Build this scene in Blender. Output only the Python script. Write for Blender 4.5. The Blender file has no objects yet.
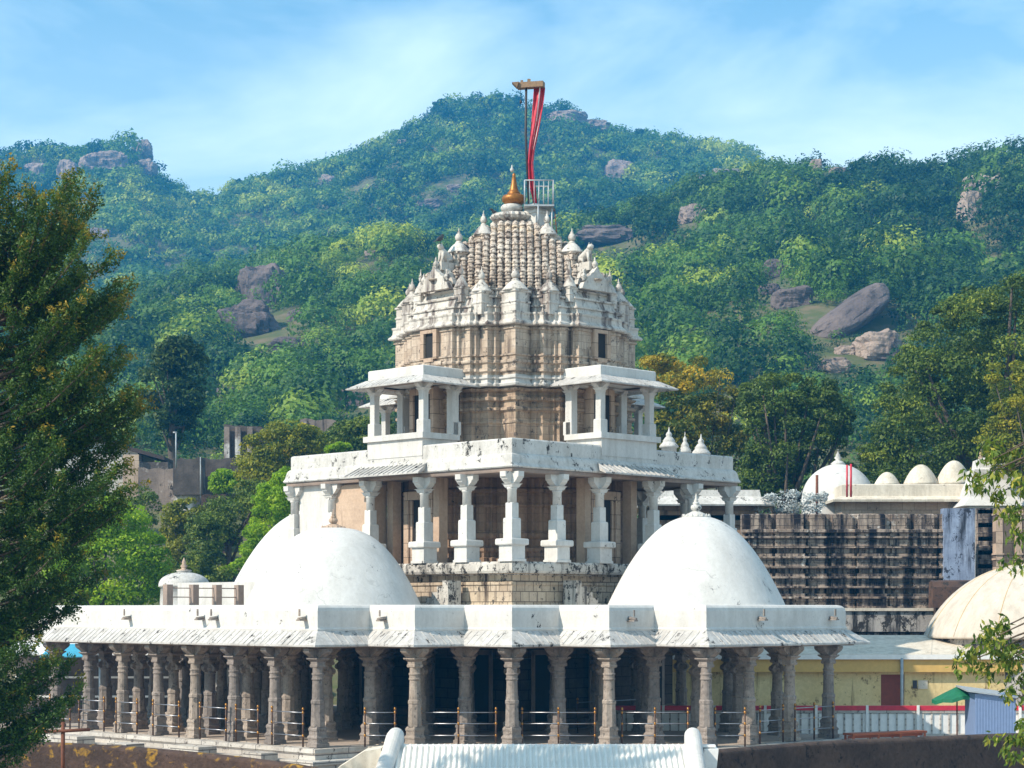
import bpy, math, random
import numpy as np
from mathutils import Vector, Matrix, noise as mnoise
random.seed(7); rng = np.random.default_rng(7)
R = math.radians; PI = math.pi
scn = bpy.context.scene; col = scn.collection
S2 = math.sqrt(2)
# ------------------------------------------------------------------ camera
F = 1980.0; CZ = 4.15; HY = 610.0; CY = -60.0
def W(px, py, d):                       # picture measure at distance d -> world point
    return Vector(((px-512)*d/F, d+CY, CZ+(HY-py)*d/F))
cam = bpy.data.cameras.new('camera'); camo = bpy.data.objects.new('camera', cam); col.objects.link(camo)
camo.location = (0, CY, CZ); camo.rotation_euler = (R(90), 0, 0)
cam.sensor_width = 36; cam.lens = 36*F/1024; cam.shift_y = (HY-384)/1024
cam.clip_start = .5; cam.clip_end = 6000
scn.camera = camo
# ------------------------------------------------------------------ light
sd = Vector((-1.2, -.68, 1.15)).normalized()          # towards the sun
elev = math.asin(sd.z); azi = math.atan2(sd.x, sd.y)
sun = bpy.data.lights.new('sun', 'SUN'); suno = bpy.data.objects.new('sun', sun); col.objects.link(suno)
sun.energy = 5.0; sun.angle = R(.53); sun.color = (1, .90, .76)
suno.rotation_euler = sd.to_track_quat('Z', 'Y').to_euler(); suno.location = (-60, 0, 80)
wd = bpy.data.worlds.new('World'); scn.world = wd; wd.use_nodes = True
nt = wd.node_tree; nt.nodes.clear()
def N(nt, t, **k):
    n = nt.nodes.new(t)
    for a, b in k.items():
        if a.startswith('i_'):
            key = a[2:]; key = int(key) if key.isdigit() else key
            n.inputs[key].default_value = b
        else: setattr(n, a, b)
    return n
sky = N(nt, 'ShaderNodeTexSky', sky_type='NISHITA', sun_disc=False, sun_elevation=elev, sun_rotation=azi, air_density=1.0, dust_density=.35, ozone_density=1.6)
tc = N(nt, 'ShaderNodeTexCoord'); mp = N(nt, 'ShaderNodeMapping'); mp.inputs['Scale'].default_value = (1.9, 1.9, 5)
nz = N(nt, 'ShaderNodeTexNoise', i_Scale=2.2, i_Detail=6.0, i_Roughness=.55, i_Distortion=.4)
rp = N(nt, 'ShaderNodeValToRGB'); rp.color_ramp.elements[0].position = .44; rp.color_ramp.elements[1].position = .66
rp.color_ramp.elements[0].color = (.0, .0, .0, 1); rp.color_ramp.elements[1].color = (.55, .55, .55, 1)
mx = N(nt, 'ShaderNodeMix', data_type='RGBA')
mx.inputs[7].default_value = (7.6, 9.3, 9.6, 1)
bg = N(nt, 'ShaderNodeBackground', i_Strength=.128); ow = N(nt, 'ShaderNodeOutputWorld')
L = nt.links.new
L(tc.outputs['Generated'], mp.inputs[0]); L(mp.outputs[0], nz.inputs[0]); L(nz.outputs[0], rp.inputs[0]); sz = N(nt, 'ShaderNodeSeparateXYZ'); L(tc.outputs['Generated'], sz.inputs[0]); mr = N(nt, 'ShaderNodeMapRange'); mr.inputs[1].default_value = .20; mr.inputs[2].default_value = .30; mr.inputs[3].default_value = .58; mr.inputs[4].default_value = .16; L(sz.outputs[2], mr.inputs[0])
ad = N(nt, 'ShaderNodeMath', operation='ADD', use_clamp=True); L(rp.outputs[0], ad.inputs[0]); L(mr.outputs[0], ad.inputs[1]); L(ad.outputs[0], mx.inputs[0])
tn = N(nt, 'ShaderNodeMix', data_type='RGBA', blend_type='MULTIPLY'); tn.inputs[0].default_value = 1; tn.inputs[7].default_value = (.52, 1.10, 1.16, 1); L(sky.outputs[0], tn.inputs[6]); L(tn.outputs[2], mx.inputs[6]); L(mx.outputs[2], bg.inputs[0]); L(bg.outputs[0], ow.inputs[0])
scn.view_settings.view_transform = 'Standard'; scn.view_settings.look = 'None'; scn.view_settings.exposure = .28; scn.view_settings.gamma = 1
scn.render.engine = 'CYCLES'
scn.render.resolution_x = 1024; scn.render.resolution_y = 768
scn.cycles.max_bounces = 6; scn.cycles.transparent_max_bounces = 4; scn.cycles.volume_bounces = 1

# ------------------------------------------------------------------ materials
def newmat(name):
    m = bpy.data.materials.new(name); m.use_nodes = True; t = m.node_tree; t.nodes.clear()
    o = N(t, 'ShaderNodeOutputMaterial'); b = N(t, 'ShaderNodeBsdfPrincipled'); t.links.new(b.outputs[0], o.inputs[0])
    return m, t, b, o
def ramp(t, src, p0, p1, c0=(0,0,0,1), c1=(1,1,1,1)):
    r = N(t, 'ShaderNodeValToRGB'); e = r.color_ramp.elements; e[0].position = p0; e[1].position = p1; e[0].color = c0; e[1].color = c1
    t.links.new(src, r.inputs[0]); return r.outputs[0]
def mixc(t, f, a, b, mode='MIX'):
    m = N(t, 'ShaderNodeMix', data_type='RGBA', blend_type=mode)
    for s, v in ((0, f), (6, a), (7, b)):
        if hasattr(v, 'node'): t.links.new(v, m.inputs[s])
        else: m.inputs[s].default_value = v if s == 0 else (tuple(v)+(1,))[:4]
    return m.outputs[2]
def noi(t, src, scale, detail=5, sc=None, rough=.6, dist=0):
    if sc:
        q = N(t, 'ShaderNodeMapping'); q.inputs['Scale'].default_value = sc; t.links.new(src, q.inputs[0]); src = q.outputs[0]
    n = N(t, 'ShaderNodeTexNoise', i_Scale=scale, i_Detail=float(detail), i_Roughness=rough, i_Distortion=float(dist)); t.links.new(src, n.inputs[0]); return n.outputs[0]
def stone(name, c1, c2, mould=.0, mcol=(.035,.032,.03), streak=0., scol=(.06,.05,.045), brick=None, bcol=(.05,.04,.035), bump=.3, rough=.85, mscale=1.6, hs=1.414, patch=None, patchcol=None, grain=.35, grime=0., cracks=0., var=0.):
    m, t, b, o = newmat(name); g = N(t, 'ShaderNodeNewGeometry'); P = g.outputs['Position']
    c = mixc(t, ramp(t, noi(t, P, .9, 5), .35, .65), c1, c2)
    fine = noi(t, P, 9, 8)
    c = mixc(t, grain, c, ramp(t, fine, .3, .7, (.45,.43,.42,1), (1,1,1,1)), 'MULTIPLY')
    if patch: c = mixc(t, ramp(t, noi(t, P, patch[0], 7, dist=.5), patch[1], patch[2]), c, patchcol)
    if grime:
        c = mixc(t, grime, c, ramp(t, noi(t, P, 1.6, 7, (2.2, 2.2, .35), .62), .42, .66, (1,1,1,1), (.60,.575,.54,1)), 'MULTIPLY')
        c = mixc(t, grime*.8, c, ramp(t, noi(t, P, 14, 5, (1, 1, .6), .7), .52, .72, (1,1,1,1), (.55,.53,.5,1)), 'MULTIPLY')
    if cracks:
        vo = N(t, 'ShaderNodeTexVoronoi', feature='DISTANCE_TO_EDGE', i_Scale=.55); ds = N(t, 'ShaderNodeVectorMath', operation='ADD'); nc = N(t, 'ShaderNodeTexNoise', i_Scale=1.7, i_Detail=6.0); t.links.new(P, nc.inputs[0]); t.links.new(P, ds.inputs[0]); t.links.new(nc.outputs[1], ds.inputs[1]); t.links.new(ds.outputs[0], vo.inputs[0])
        line = ramp(t, vo.outputs['Distance'], .0, .012, (1,1,1,1), (0,0,0,1)); msk = ramp(t, noi(t, P, .6, 4), .48, .62); mu = N(t, 'ShaderNodeMath', operation='MULTIPLY'); t.links.new(line, mu.inputs[0]); t.links.new(msk, mu.inputs[1]); m3 = N(t, 'ShaderNodeMath', operation='MULTIPLY'); m3.inputs[1].default_value = cracks; t.links.new(mu.outputs[0], m3.inputs[0])
        c = mixc(t, m3.outputs[0], c, (.14,.135,.13))
    if var:
        oi = N(t, 'ShaderNodeObjectInfo'); c = mixc(t, 1.0, c, ramp(t, oi.outputs['Random'], 0, 1, (1-var,1-var,1-var*.9,1), (1,1-var*.12,1-var*.25,1)), 'MULTIPLY')
    if streak:
        s = noi(t, P, 1.0, 6, (2.6, 2.6, .22), .65)
        c = mixc(t, ramp(t, s, .66-streak*.2, .80-streak*.2), c, scol)
    if mould:
        s = noi(t, P, mscale*1.5, 12, (1, 1, .8), .80)
        c = mixc(t, ramp(t, s, .665-mould*.2, .70-mould*.2), c, mcol)
    hgt = fine
    if brick:
        sx = N(t, 'ShaderNodeSeparateXYZ'); t.links.new(P, sx.inputs[0])
        ml = N(t, 'ShaderNodeMath', operation='MULTIPLY'); ml.inputs[1].default_value = hs; t.links.new(sx.outputs[0], ml.inputs[0])
        cb = N(t, 'ShaderNodeCombineXYZ'); t.links.new(ml.outputs[0], cb.inputs[0]); t.links.new(sx.outputs[2], cb.inputs[1])
        bt = N(t, 'ShaderNodeTexBrick', i_Scale=1.0); bt.inputs['Brick Width'].default_value = brick[0]; bt.inputs['Row Height'].default_value = brick[1]
        bt.inputs['Mortar Size'].default_value = brick[2]; bt.inputs['Mortar Smooth'].default_value = .3
        bt.inputs['Color1'].default_value = (1,1,1,1); bt.inputs['Color2'].default_value = (.78,.75,.72,1); bt.inputs['Mortar'].default_value = (1,1,1,1)
        t.links.new(cb.outputs[0], bt.inputs[0])
        c = mixc(t, 1.0, c, bt.outputs[0], 'MULTIPLY'); 
        inv = N(t, 'ShaderNodeMath', operation='MULTIPLY'); inv.inputs[1].default_value = .8; t.links.new(bt.outputs[1], inv.inputs[0])
        c = mixc(t, inv.outputs[0], c, bcol)
    t.links.new(c, b.inputs['Base Color']); b.inputs['Roughness'].default_value = rough; b.inputs['Specular IOR Level'].default_value = .25
    bp = N(t, 'ShaderNodeBump', i_Strength=bump, i_Distance=.04); t.links.new(hgt, bp.inputs['Height']); t.links.new(bp.outputs[0], b.inputs['Normal'])
    return m
def plain(name, c, rough=.6, metal=0., var=.25, scale=6):
    m, t, b, o = newmat(name); g = N(t, 'ShaderNodeNewGeometry')
    n = noi(t, g.outputs['Position'], scale, 6)
    t.links.new(mixc(t, ramp(t, n, .3, .7), tuple(x*(1-var) for x in c), c), b.inputs['Base Color'])
    b.inputs['Roughness'].default_value = rough; b.inputs['Metallic'].default_value = metal
    return m
WH = (.68,.66,.625); WH2 = (.59,.57,.54)
M = {}
M['lime'] = stone('limewash', WH, WH2, mould=.26, mscale=1.5, bump=.35, grain=.15, grime=.28)
M['lime_old'] = stone('limewash_mouldy', (.66,.64,.605), (.55,.53,.50), mould=.50, mscale=1.6, streak=.16, scol=(.22,.205,.19), bump=.5, grain=.25, grime=.45)
M['lime_clean'] = stone('limewash_fresh', (.64,.62,.59), (.56,.54,.51), mould=.12, bump=.2, grain=.1, grime=.4)
M['dome'] = stone('dome_plaster', (.68,.66,.63), (.60,.585,.56), mould=.30, mcol=(.2,.2,.2), mscale=1.1, bump=.3, grain=.15, grime=.2, cracks=.45)
M['eave'] = stone('eave_slabs', (.62,.60,.57), (.50,.48,.46), mould=.50, mscale=1.8, streak=.15, scol=(.2,.19,.18), bump=.5, grime=.5)
M['ceil'] = stone('beam_stone', (.36,.27,.22), (.25,.2,.17), mould=.2, bump=.4)
M['colstone'] = stone('column_marble', (.46,.395,.34), (.31,.265,.23), mould=.55, mcol=(.12,.105,.095), mscale=4, streak=.35, scol=(.15,.125,.11), bump=.7, grain=.6, var=.35)
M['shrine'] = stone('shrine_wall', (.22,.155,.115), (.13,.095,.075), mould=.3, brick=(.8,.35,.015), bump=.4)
M['inner'] = stone('inner_wall', (.42,.28,.19), (.28,.185,.125), streak=.6, scol=(.09,.065,.05), mould=.3, brick=(1.3,.30,.007), bcol=(.16,.11,.09), bump=.6)
M['pinkplain'] = stone('pink_plaster', (.56,.41,.30), (.46,.33,.24), streak=.3, scol=(.25,.18,.14), bump=.3)
M['tower'] = stone('tower_stone', (.54,.41,.30), (.37,.265,.19), mould=.5, mcol=(.11,.09,.08), mscale=2.6, streak=.62, scol=(.085,.065,.055), brick=(1.2,.27,.008), bcol=(.16,.12,.10), bump=.6)
M['drum'] = stone('drum_stone', (.66,.55,.44), (.50,.39,.30), mould=.5, mcol=(.12,.10,.09), mscale=2.6, streak=.85, scol=(.12,.095,.08), brick=(1.0,.25,.008), bcol=(.2,.155,.13), bump=.6)
M['tier'] = stone('spire_plaster', (.68,.64,.585), (.54,.49,.43), mould=.50, mcol=(.1,.09,.085), mscale=3.2, streak=.85, scol=(.14,.11,.1), bump=.6)
M['rib'] = stone('rib_stone', (.68,.59,.50), (.46,.365,.29), mould=.75, mcol=(.08,.06,.05), mscale=5, streak=.4, scol=(.12,.085,.065), bump=.6, patch=(.5,.55,.7), patchcol=(.66,.51,.35))
M['plinth'] = stone('plinth_stone', (.66,.54,.40), (.50,.40,.30), mould=.5, mscale=2.2, streak=.5, scol=(.05,.035,.03), brick=(.40,.34,.018), bcol=(.07,.05,.035), bump=.6)
M['plinth_top'] = stone('plinth_coping', (.62,.58,.52), (.5,.46,.41), mould=.75, mscale=2.6, streak=.65, scol=(.04,.035,.03), bump=.5)
M['step'] = stone('step_marble', (.66,.62,.56), (.5,.46,.42), mould=.5, mcol=(.12,.1,.09), mscale=2.5, brick=(1.4,.2,.02), bcol=(.06,.05,.05), bump=.4)
M['floor'] = stone('floor_marble', (.50,.41,.33), (.38,.31,.26), mould=.2, bump=.2)
M['dark'] = plain('opening_shade', (.02,.018,.018), .9)  # near-black colour standing in for the shade inside openings
M['gold'] = plain('gilded_metal', (.42,.165,.03), .45, .55, .5, 14)
M['black_wall'] = stone('stained_wall', (.50,.41,.335), (.34,.27,.22), mould=.62, mcol=(.035,.03,.03), mscale=2.2, streak=1.15, scol=(.014,.014,.02), brick=(1.1,.30,.018), bcol=(.05,.04,.035), bump=.8, hs=1.0, patch=(2.5,.62,.66), patchcol=(.62,.58,.53))
M['black_band'] = stone('stained_band', (.52,.49,.45), (.38,.35,.33), mould=.85, mscale=1.0, streak=.8, scol=(.02,.02,.02), bump=.6)
M['blue_wall'] = stone('blue_stained_wall', (.34,.41,.55), (.22,.27,.38), mould=.6, mcol=(.03,.035,.05), mscale=1.6, streak=.75, scol=(.03,.035,.05), bump=.5)
M['brownwall'] = stone('brown_compound_wall', (.11,.072,.055), (.055,.038,.032), mould=.5, mcol=(.02,.016,.015), mscale=2.5, bump=.9, patch=(2.0,.72,.76), patchcol=(.2,.16,.14), grain=.7)
M['lichenwall'] = stone('lichen_compound_wall', (.11,.068,.052), (.06,.04,.032), mould=.45, mcol=(.03,.02,.018), mscale=3, bump=.9, patch=(3.2,.55,.66), patchcol=(.34,.19,.025), grain=.7)
M['cream'] = stone('cream_roof', (.74,.67,.56), (.65,.58,.48), mould=.35, mcol=(.25,.21,.16), bump=.2, grain=.2, grime=.55)
M['pinkstone'] = stone('pink_stone', (.60,.45,.34), (.48,.35,.26), mould=.35, brick=(.8,.5,.012), bump=.5)
M['yellow'] = stone('yellow_wall', (.78,.62,.32), (.68,.51,.24), mould=.5, mcol=(.22,.15,.07), mscale=1.0, streak=.45, scol=(.12,.075,.03), bump=.2, hs=1)
M['soffit'] = plain('tan_soffit', (.66,.42,.13), .8, 0, .15)
M['reddoor'] = plain('red_brown_door', (.24,.045,.02), .6, 0, .3)
M['redpaint'] = plain('red_paint', (.66,.03,.06), .5, 0, .35)
M['redwood'] = plain('red_brown_wood', (.36,.09,.03), .6, 0, .3)
M['whitepaint'] = plain('white_paint', (.84,.82,.79), .5, 0, .15)
M['whiteroof'] = stone('white_sheet_roof', (.80,.765,.70), (.76,.725,.665), mould=.1, mcol=(.4,.37,.34), bump=.05, rough=.8, grain=.05, grime=.15)
M['domesheet'] = stone('cream_dome_sheet', (.62,.555,.47), (.55,.485,.41), mould=.3, mcol=(.4,.35,.3), bump=.15, grain=.1, grime=.4)
M['steel'] = plain('steel', (.42,.42,.45), .35, .8, .3)
M['railpost'] = plain('rusty_post', (.11,.06,.04), .6, .3, .4, 25)
M['brass'] = plain('brass', (.50,.24,.06), .4, .8, .4)
M['blue'] = plain('blue_sheet', (.17,.24,.40), .55, .0, .12)
M['green'] = plain('green_canvas', (.005,.15,.065), .7, 0, .3)
M['rust'] = plain('rusty_iron', (.20,.07,.035), .8, .1, .4, 12)
M['wood'] = plain('weathered_wood', (.30,.19,.11), .8, 0, .4, 14)
M['cyan'] = plain('blue_tarpaulin', (.06,.38,.55), .6)
M['bark'] = stone('bark', (.16,.12,.09), (.09,.07,.055), bump=.9, streak=.3, scol=(.04,.03,.025))
M['feather'] = plain('dark_feathers', (.035,.035,.04), .6)
M['grey_metal'] = plain('painted_steel', (.42,.45,.47), .5, .2, .3)
M['tile'] = plain('dark_roof_tiles', (.075,.055,.05), .9, 0, .5, 10)
M['ruin'] = stone('ruined_stone', (.33,.26,.22), (.19,.15,.13), mould=.5, mscale=.8, streak=.6, bump=.8, patch=(.35,.52,.60), patchcol=(.62,.58,.54), hs=1)
M['ruin_dark'] = stone('dark_ruined_stone', (.17,.14,.125), (.08,.068,.062), mould=.4, mscale=.9, streak=.6, patch=(.5,.60,.66), patchcol=(.34,.30,.28), bump=.8)
M['rock'] = stone('granite', (.34,.27,.235), (.21,.175,.165), mould=.35, mcol=(.10,.085,.085), mscale=.10, streak=.0, bump=.9, grain=.5)
# wide streaks for far rocks
def rockmat(name, c1, c2):
    m, t, b, o = newmat(name); g = N(t, 'ShaderNodeNewGeometry'); P = g.outputs['Position']
    c = mixc(t, ramp(t, noi(t, P, .12, 8), .35, .65), c1, c2)
    c = mixc(t, ramp(t, noi(t, P, .25, 7, (1.6,1.6,.3)), .55, .66), c, tuple(x*.45 for x in c2))
    t.links.new(c, b.inputs['Base Color']); b.inputs['Roughness'].default_value = .9
    bp = N(t, 'ShaderNodeBump', i_Strength=.8, i_Distance=1.5); t.links.new(noi(t, P, .35, 8), bp.inputs['Height']); t.links.new(bp.outputs[0], b.inputs['Normal']); return m
M['rock'] = rockmat('granite', (.42,.31,.24), (.24,.18,.15)); M['rock_dark'] = rockmat('dark_granite', (.20,.15,.13), (.10,.078,.075)); M['rock_pale'] = rockmat('pale_granite', (.5,.38,.29), (.33,.25,.2))
def earth(name, c1, c2, c3, s):
    m, t, b, o = newmat(name); g = N(t, 'ShaderNodeNewGeometry'); P = g.outputs['Position']
    c = mixc(t, ramp(t, noi(t, P, s, 8), .35, .65), c1, c2); c = mixc(t, ramp(t, noi(t, P, s*7, 6), .45, .7), c, c3)
    t.links.new(c, b.inputs['Base Color']); b.inputs['Roughness'].default_value = .95; return m
M['hill'] = earth('hill_ground', (.06,.085,.02), (.10,.11,.03), (.19,.14,.08), .05)
M['ground'] = earth('dusty_ground', (.36,.29,.23), (.28,.22,.17), (.22,.17,.13), .3)
def leafmat(name, dark, mid, light, trans=.3):
    m, t, b, o = newmat(name); a = N(t, 'ShaderNodeAttribute', attribute_name='tint')
    r = N(t, 'ShaderNodeValToRGB'); e = r.color_ramp.elements; e[0].color = dark+(1,); e[1].color = light+(1,); e[0].position = .0; e[1].position = 1.; k = e.new(.55); k.color = mid+(1,)
    t.links.new(a.outputs['Fac'], r.inputs[0]); t.links.new(r.outputs[0], b.inputs['Base Color']); b.inputs['Roughness'].default_value = .55; b.inputs['Specular IOR Level'].default_value = .3
    tr = N(t, 'ShaderNodeBsdfTranslucent'); t.links.new(r.outputs[0], tr.inputs[0]); ms = N(t, 'ShaderNodeMixShader'); ms.inputs[0].default_value = trans
    t.links.new(b.outputs[0], ms.inputs[1]); t.links.new(tr.outputs[0], ms.inputs[2]); t.links.new(ms.outputs[0], o.inputs[0]); return m
M['l_forest'] = leafmat('forest_leaves', (.02,.065,.012), (.13,.25,.022), (.46,.52,.05))
M['l_dark'] = leafmat('dark_leaves', (.02,.045,.010), (.05,.095,.014), (.17,.20,.03))
M['l_olive'] = leafmat('olive_leaves', (.04,.08,.012), (.12,.175,.018), (.38,.41,.045))
M['l_bright'] = leafmat('bright_green_leaves', (.12,.24,.01), (.30,.48,.015), (.60,.70,.03), .5)
M['l_mixed'] = leafmat('yellowing_leaves', (.08,.12,.012), (.28,.29,.02), (.62,.47,.03), .4)
M['l_yellow'] = leafmat('golden_leaves', (.08,.12,.012), (.40,.31,.02), (.78,.46,.02), .35)
M['l_fir'] = leafmat('feathery_leaves', (.022,.06,.010), (.07,.14,.014), (.42,.27,.03), .3)
M['l_near'] = leafmat('broad_leaves', (.04,.09,.012), (.12,.19,.02), (.42,.38,.06), .35)
M['l_silver'] = leafmat('silver_leaves', (.25,.27,.26), (.5,.53,.52), (.75,.78,.76), .1)

# ------------------------------------------------------------------ mesh helpers
class MB:
    def __init__(s): s.v = []; s.f = []; s.sm = []
    def add(s, vs, fs, smooth=False):
        o = len(s.v); s.v += [tuple(v) for v in vs]; s.f += [tuple(i+o for i in f) for f in fs]; s.sm += [smooth]*len(fs); return s
    def box(s, x0, y0, z0, x1, y1, z1):
        return s.add([(x0,y0,z0),(x1,y0,z0),(x1,y1,z0),(x0,y1,z0),(x0,y0,z1),(x1,y0,z1),(x1,y1,z1),(x0,y1,z1)],
                     [(0,3,2,1),(4,5,6,7),(0,1,5,4),(1,2,6,5),(2,3,7,6),(3,0,4,7)])
    def cbox(s, c, sx, sy, sz, rz=0., bev=0.):
        ca, sa = math.cos(rz), math.sin(rz); vs = []
        for z in (0, sz):
            for a, b in ((-1,-1),(1,-1),(1,1),(-1,1)):
                x, y = a*sx/2, b*sy/2; vs.append((c[0]+x*ca-y*sa, c[1]+x*sa+y*ca, c[2]+z))
        return s.add(vs, [(0,3,2,1),(4,5,6,7),(0,1,5,4),(1,2,6,5),(2,3,7,6),(3,0,4,7)])
    def loft(s, rings, closed=True, caps=True, smooth=False):
        n = len(rings[0]); vs = [p for r in rings for p in r]; fs = []
        for k in range(len(rings)-1):
            for i in range(n if closed else n-1):
                j = (i+1) % n; fs.append((k*n+i, k*n+j, (k+1)*n+j, (k+1)*n+i))
        if caps: fs += [tuple(range(n-1, -1, -1)), tuple(range((len(rings)-1)*n, len(rings)*n))]
        return s.add(vs, fs, smooth)
    def lathe(s, c, prof, n=24, smooth=True, rot=0., sq=False, sx=1., sy=1.):   # prof [(r,z)]
        rings = []
        for r, z in prof:
            r = max(r, 1e-3)
            rings.append([(c[0]+sx*r*math.cos(rot+2*PI*i/n), c[1]+sy*r*math.sin(rot+2*PI*i/n), c[2]+z) for i in range(n)])
        return s.loft(rings, smooth=smooth)
    def sqs(s, c, prof):          # square stack, prof [(half, z)]
        return s.lathe(c, [(h*S2, z) for h, z in prof], 4, False, PI/4)
    def tube(s, pts, rad, n=8, smooth=True, caps=True):
        pts = [Vector(p) for p in pts]; rings = []
        for k, p in enumerate(pts):
            t = (pts[min(k+1, len(pts)-1)]-pts[max(k-1, 0)]).normalized()
            u = t.cross(Vector((0,0,1)) if abs(t.z) < .9 else Vector((1,0,0))).normalized(); w = t.cross(u)
            r = rad[k] if isinstance(rad, (list, tuple)) else rad
            rings.append([tuple(p+u*r*math.cos(2*PI*i/n)+w*r*math.sin(2*PI*i/n)) for i in range(n)])
        return s.loft(rings, smooth=smooth, caps=caps)
    def sweep(s, path, prof, closed=True, smooth=False):   # path ccw, outward = right hand; prof [(offset,z)]
        n = len(path); rings = []
        for i in range(n):
            p = Vector(path[i]).to_2d() if len(path[i]) > 2 else Vector(path[i])
            a = Vector(path[(i-1) % n][:2]) if (closed or i > 0) else None; b = Vector(path[(i+1) % n][:2]) if (closed or i < n-1) else None
            d1 = (p-a).normalized() if a is not None else (b-p).normalized(); d2 = (b-p).normalized() if b is not None else d1
            n1 = Vector((d1.y, -d1.x)); n2 = Vector((d2.y, -d2.x)); m = (n1+n2); m = m/max(m.length_squared*.5, .3) if m.length > 1e-6 else n1
            rings.append([(p.x+m.x*o, p.y+m.y*o, z) for o, z in prof])
        k = len(prof); vs = [q for r in rings for q in r]; fs = []
        for i in range(n if closed else n-1):
            j = (i+1) % n
            for q in range(k-1): fs.append((i*k+q, j*k+q, j*k+q+1, i*k+q+1))
        if not closed: fs += [tuple(range(k)), tuple(range((n-1)*k+k-1, (n-1)*k-1, -1))]
        return s.add(vs, fs, smooth)
    def prism(s, poly, z0, z1):
        n = len(poly); return s.loft([[(x, y, z0) for x, y in poly], [(x, y, z1) for x, y in poly]])
    def build(s, name, mat, parent=None, local=False, origin=None):
        co = np.array(s.v, dtype=np.float64)
        me = bpy.data.meshes.new(name); o = bpy.data.objects.new(name, me); col.objects.link(o)
        if parent is not None:
            o.parent = parent
            if not local:
                mi = pmat(parent).inverted(); co = np.c_[co, np.ones(len(co))] @ np.array(mi).T; co = co[:, :3]
        else:
            if origin is None:
                mn, mxx = co.min(0), co.max(0); origin = ((mn[0]+mxx[0])/2, (mn[1]+mxx[1])/2, mn[2])
            co = co-np.array(origin); o.location = origin
        me.from_pydata(co.tolist(), [], s.f); me.polygons.foreach_set('use_smooth', s.sm); me.materials.append(mat); me.update()
        return o
def pmat(o):
    m = Matrix.LocRotScale(o.location, o.rotation_euler, o.scale)
    return pmat(o.parent) @ m if o.parent else m
def tag(o, label, cat, group=None, kind=None):
    o['label'] = label; o['category'] = cat
    if group: o['group'] = group
    if kind: o['kind'] = kind
    return o
def struct(o, kind='structure'): o['kind'] = kind; return o
def empty(name, loc, rz=0.):
    o = bpy.data.objects.new(name, None); col.objects.link(o); o.location = loc; o.rotation_euler = (0, 0, rz); o.empty_display_size = .3; return o
def copy_tree(o, parent=None):
    c = o.copy(); col.objects.link(c)
    if parent is not None: c.parent = parent
    for ch in [x for x in o.children]: copy_tree(ch, c)
    return c
def fastmesh(name, verts, nper, mat, tint, parent=None, origin=(0,0,0)):   # verts (N*nper,3)
    nf = len(verts)//nper; me = bpy.data.meshes.new(name)
    me.vertices.add(len(verts)); me.vertices.foreach_set('co', (verts-np.array(origin)).astype(np.float32).ravel())
    me.loops.add(len(verts)); me.loops.foreach_set('vertex_index', np.arange(len(verts), dtype=np.int32))
    me.polygons.add(nf); me.polygons.foreach_set('loop_start', np.arange(0, len(verts), nper, dtype=np.int32))
    me.update(calc_edges=True); a = me.attributes.new('tint', 'FLOAT', 'POINT'); a.data.foreach_set('value', np.repeat(tint, nper).astype(np.float32))
    me.materials.append(mat); o = bpy.data.objects.new(name, me); col.objects.link(o)
    if parent is not None: o.parent = parent
    else: o.location = origin
    return o
def unit(a): return a/np.maximum(np.linalg.norm(a, axis=1, keepdims=True), 1e-9)
def leaves(cen, nor, L_, W_, nper=4):      # flat leaf faces at cen with normals nor
    n = len(cen); rnd = rng.normal(size=(n, 3)); t = unit(np.cross(nor, rnd)); b = np.cross(nor, t)
    L_ = (L_*rng.uniform(.6, 1.3, n))[:, None]; W_ = (W_*rng.uniform(.6, 1.3, n))[:, None]
    if nper == 3: v = np.stack([cen-t*L_*.5-b*W_*.4, cen+t*L_*.5-b*W_*.3, cen+b*W_*.6], 1)
    else: v = np.stack([cen-t*L_*.5, cen-b*W_*.5+t*L_*.05, cen+t*L_*.5, cen+b*W_*.5+t*L_*.05], 1)
    return v.reshape(-1, 3)

# ================================================================== SETTING: terrain
skyl = np.array([(-900,250),(-500,190),(-200,150),(0,156),(18,149),(70,150),(105,146),(140,146),(150,162),(164,180),(197,196),(217,198),(234,188),(287,178),(340,162),(385,143),(420,126),(439,110),(477,101),(497,99),(520,104),(544,112),(565,110),(585,118),(623,132),(650,132),(683,141),(737,147),(779,155),(808,159),(850,156),(904,160),(958,158),(983,149),(1024,144),(1200,135),(1500,160),(1900,260)], float)
crest = np.array([(-900,380),(-200,330),(0,315),(130,293),(200,270),(300,248),(370,238),(430,240),(500,247),(560,238),(600,222),(650,204),(700,186),(750,171),(790,160),(850,157),(904,161),(958,159),(983,150),(1024,145),(1200,136),(1500,161),(1900,261)], float)
_ph = rng.uniform(0, 6.28, (40, 3)); _fr = rng.normal(size=(40, 2))
def bumps(x, y, s):
    z = np.zeros_like(x)
    for k in range(14):
        f = (1+k*.45)/s; z += np.sin(x*_fr[k,0]*f+_ph[k,0])*np.cos(y*_fr[k,1]*f+_ph[k,1])/(1+k*.45)
    return z
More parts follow.
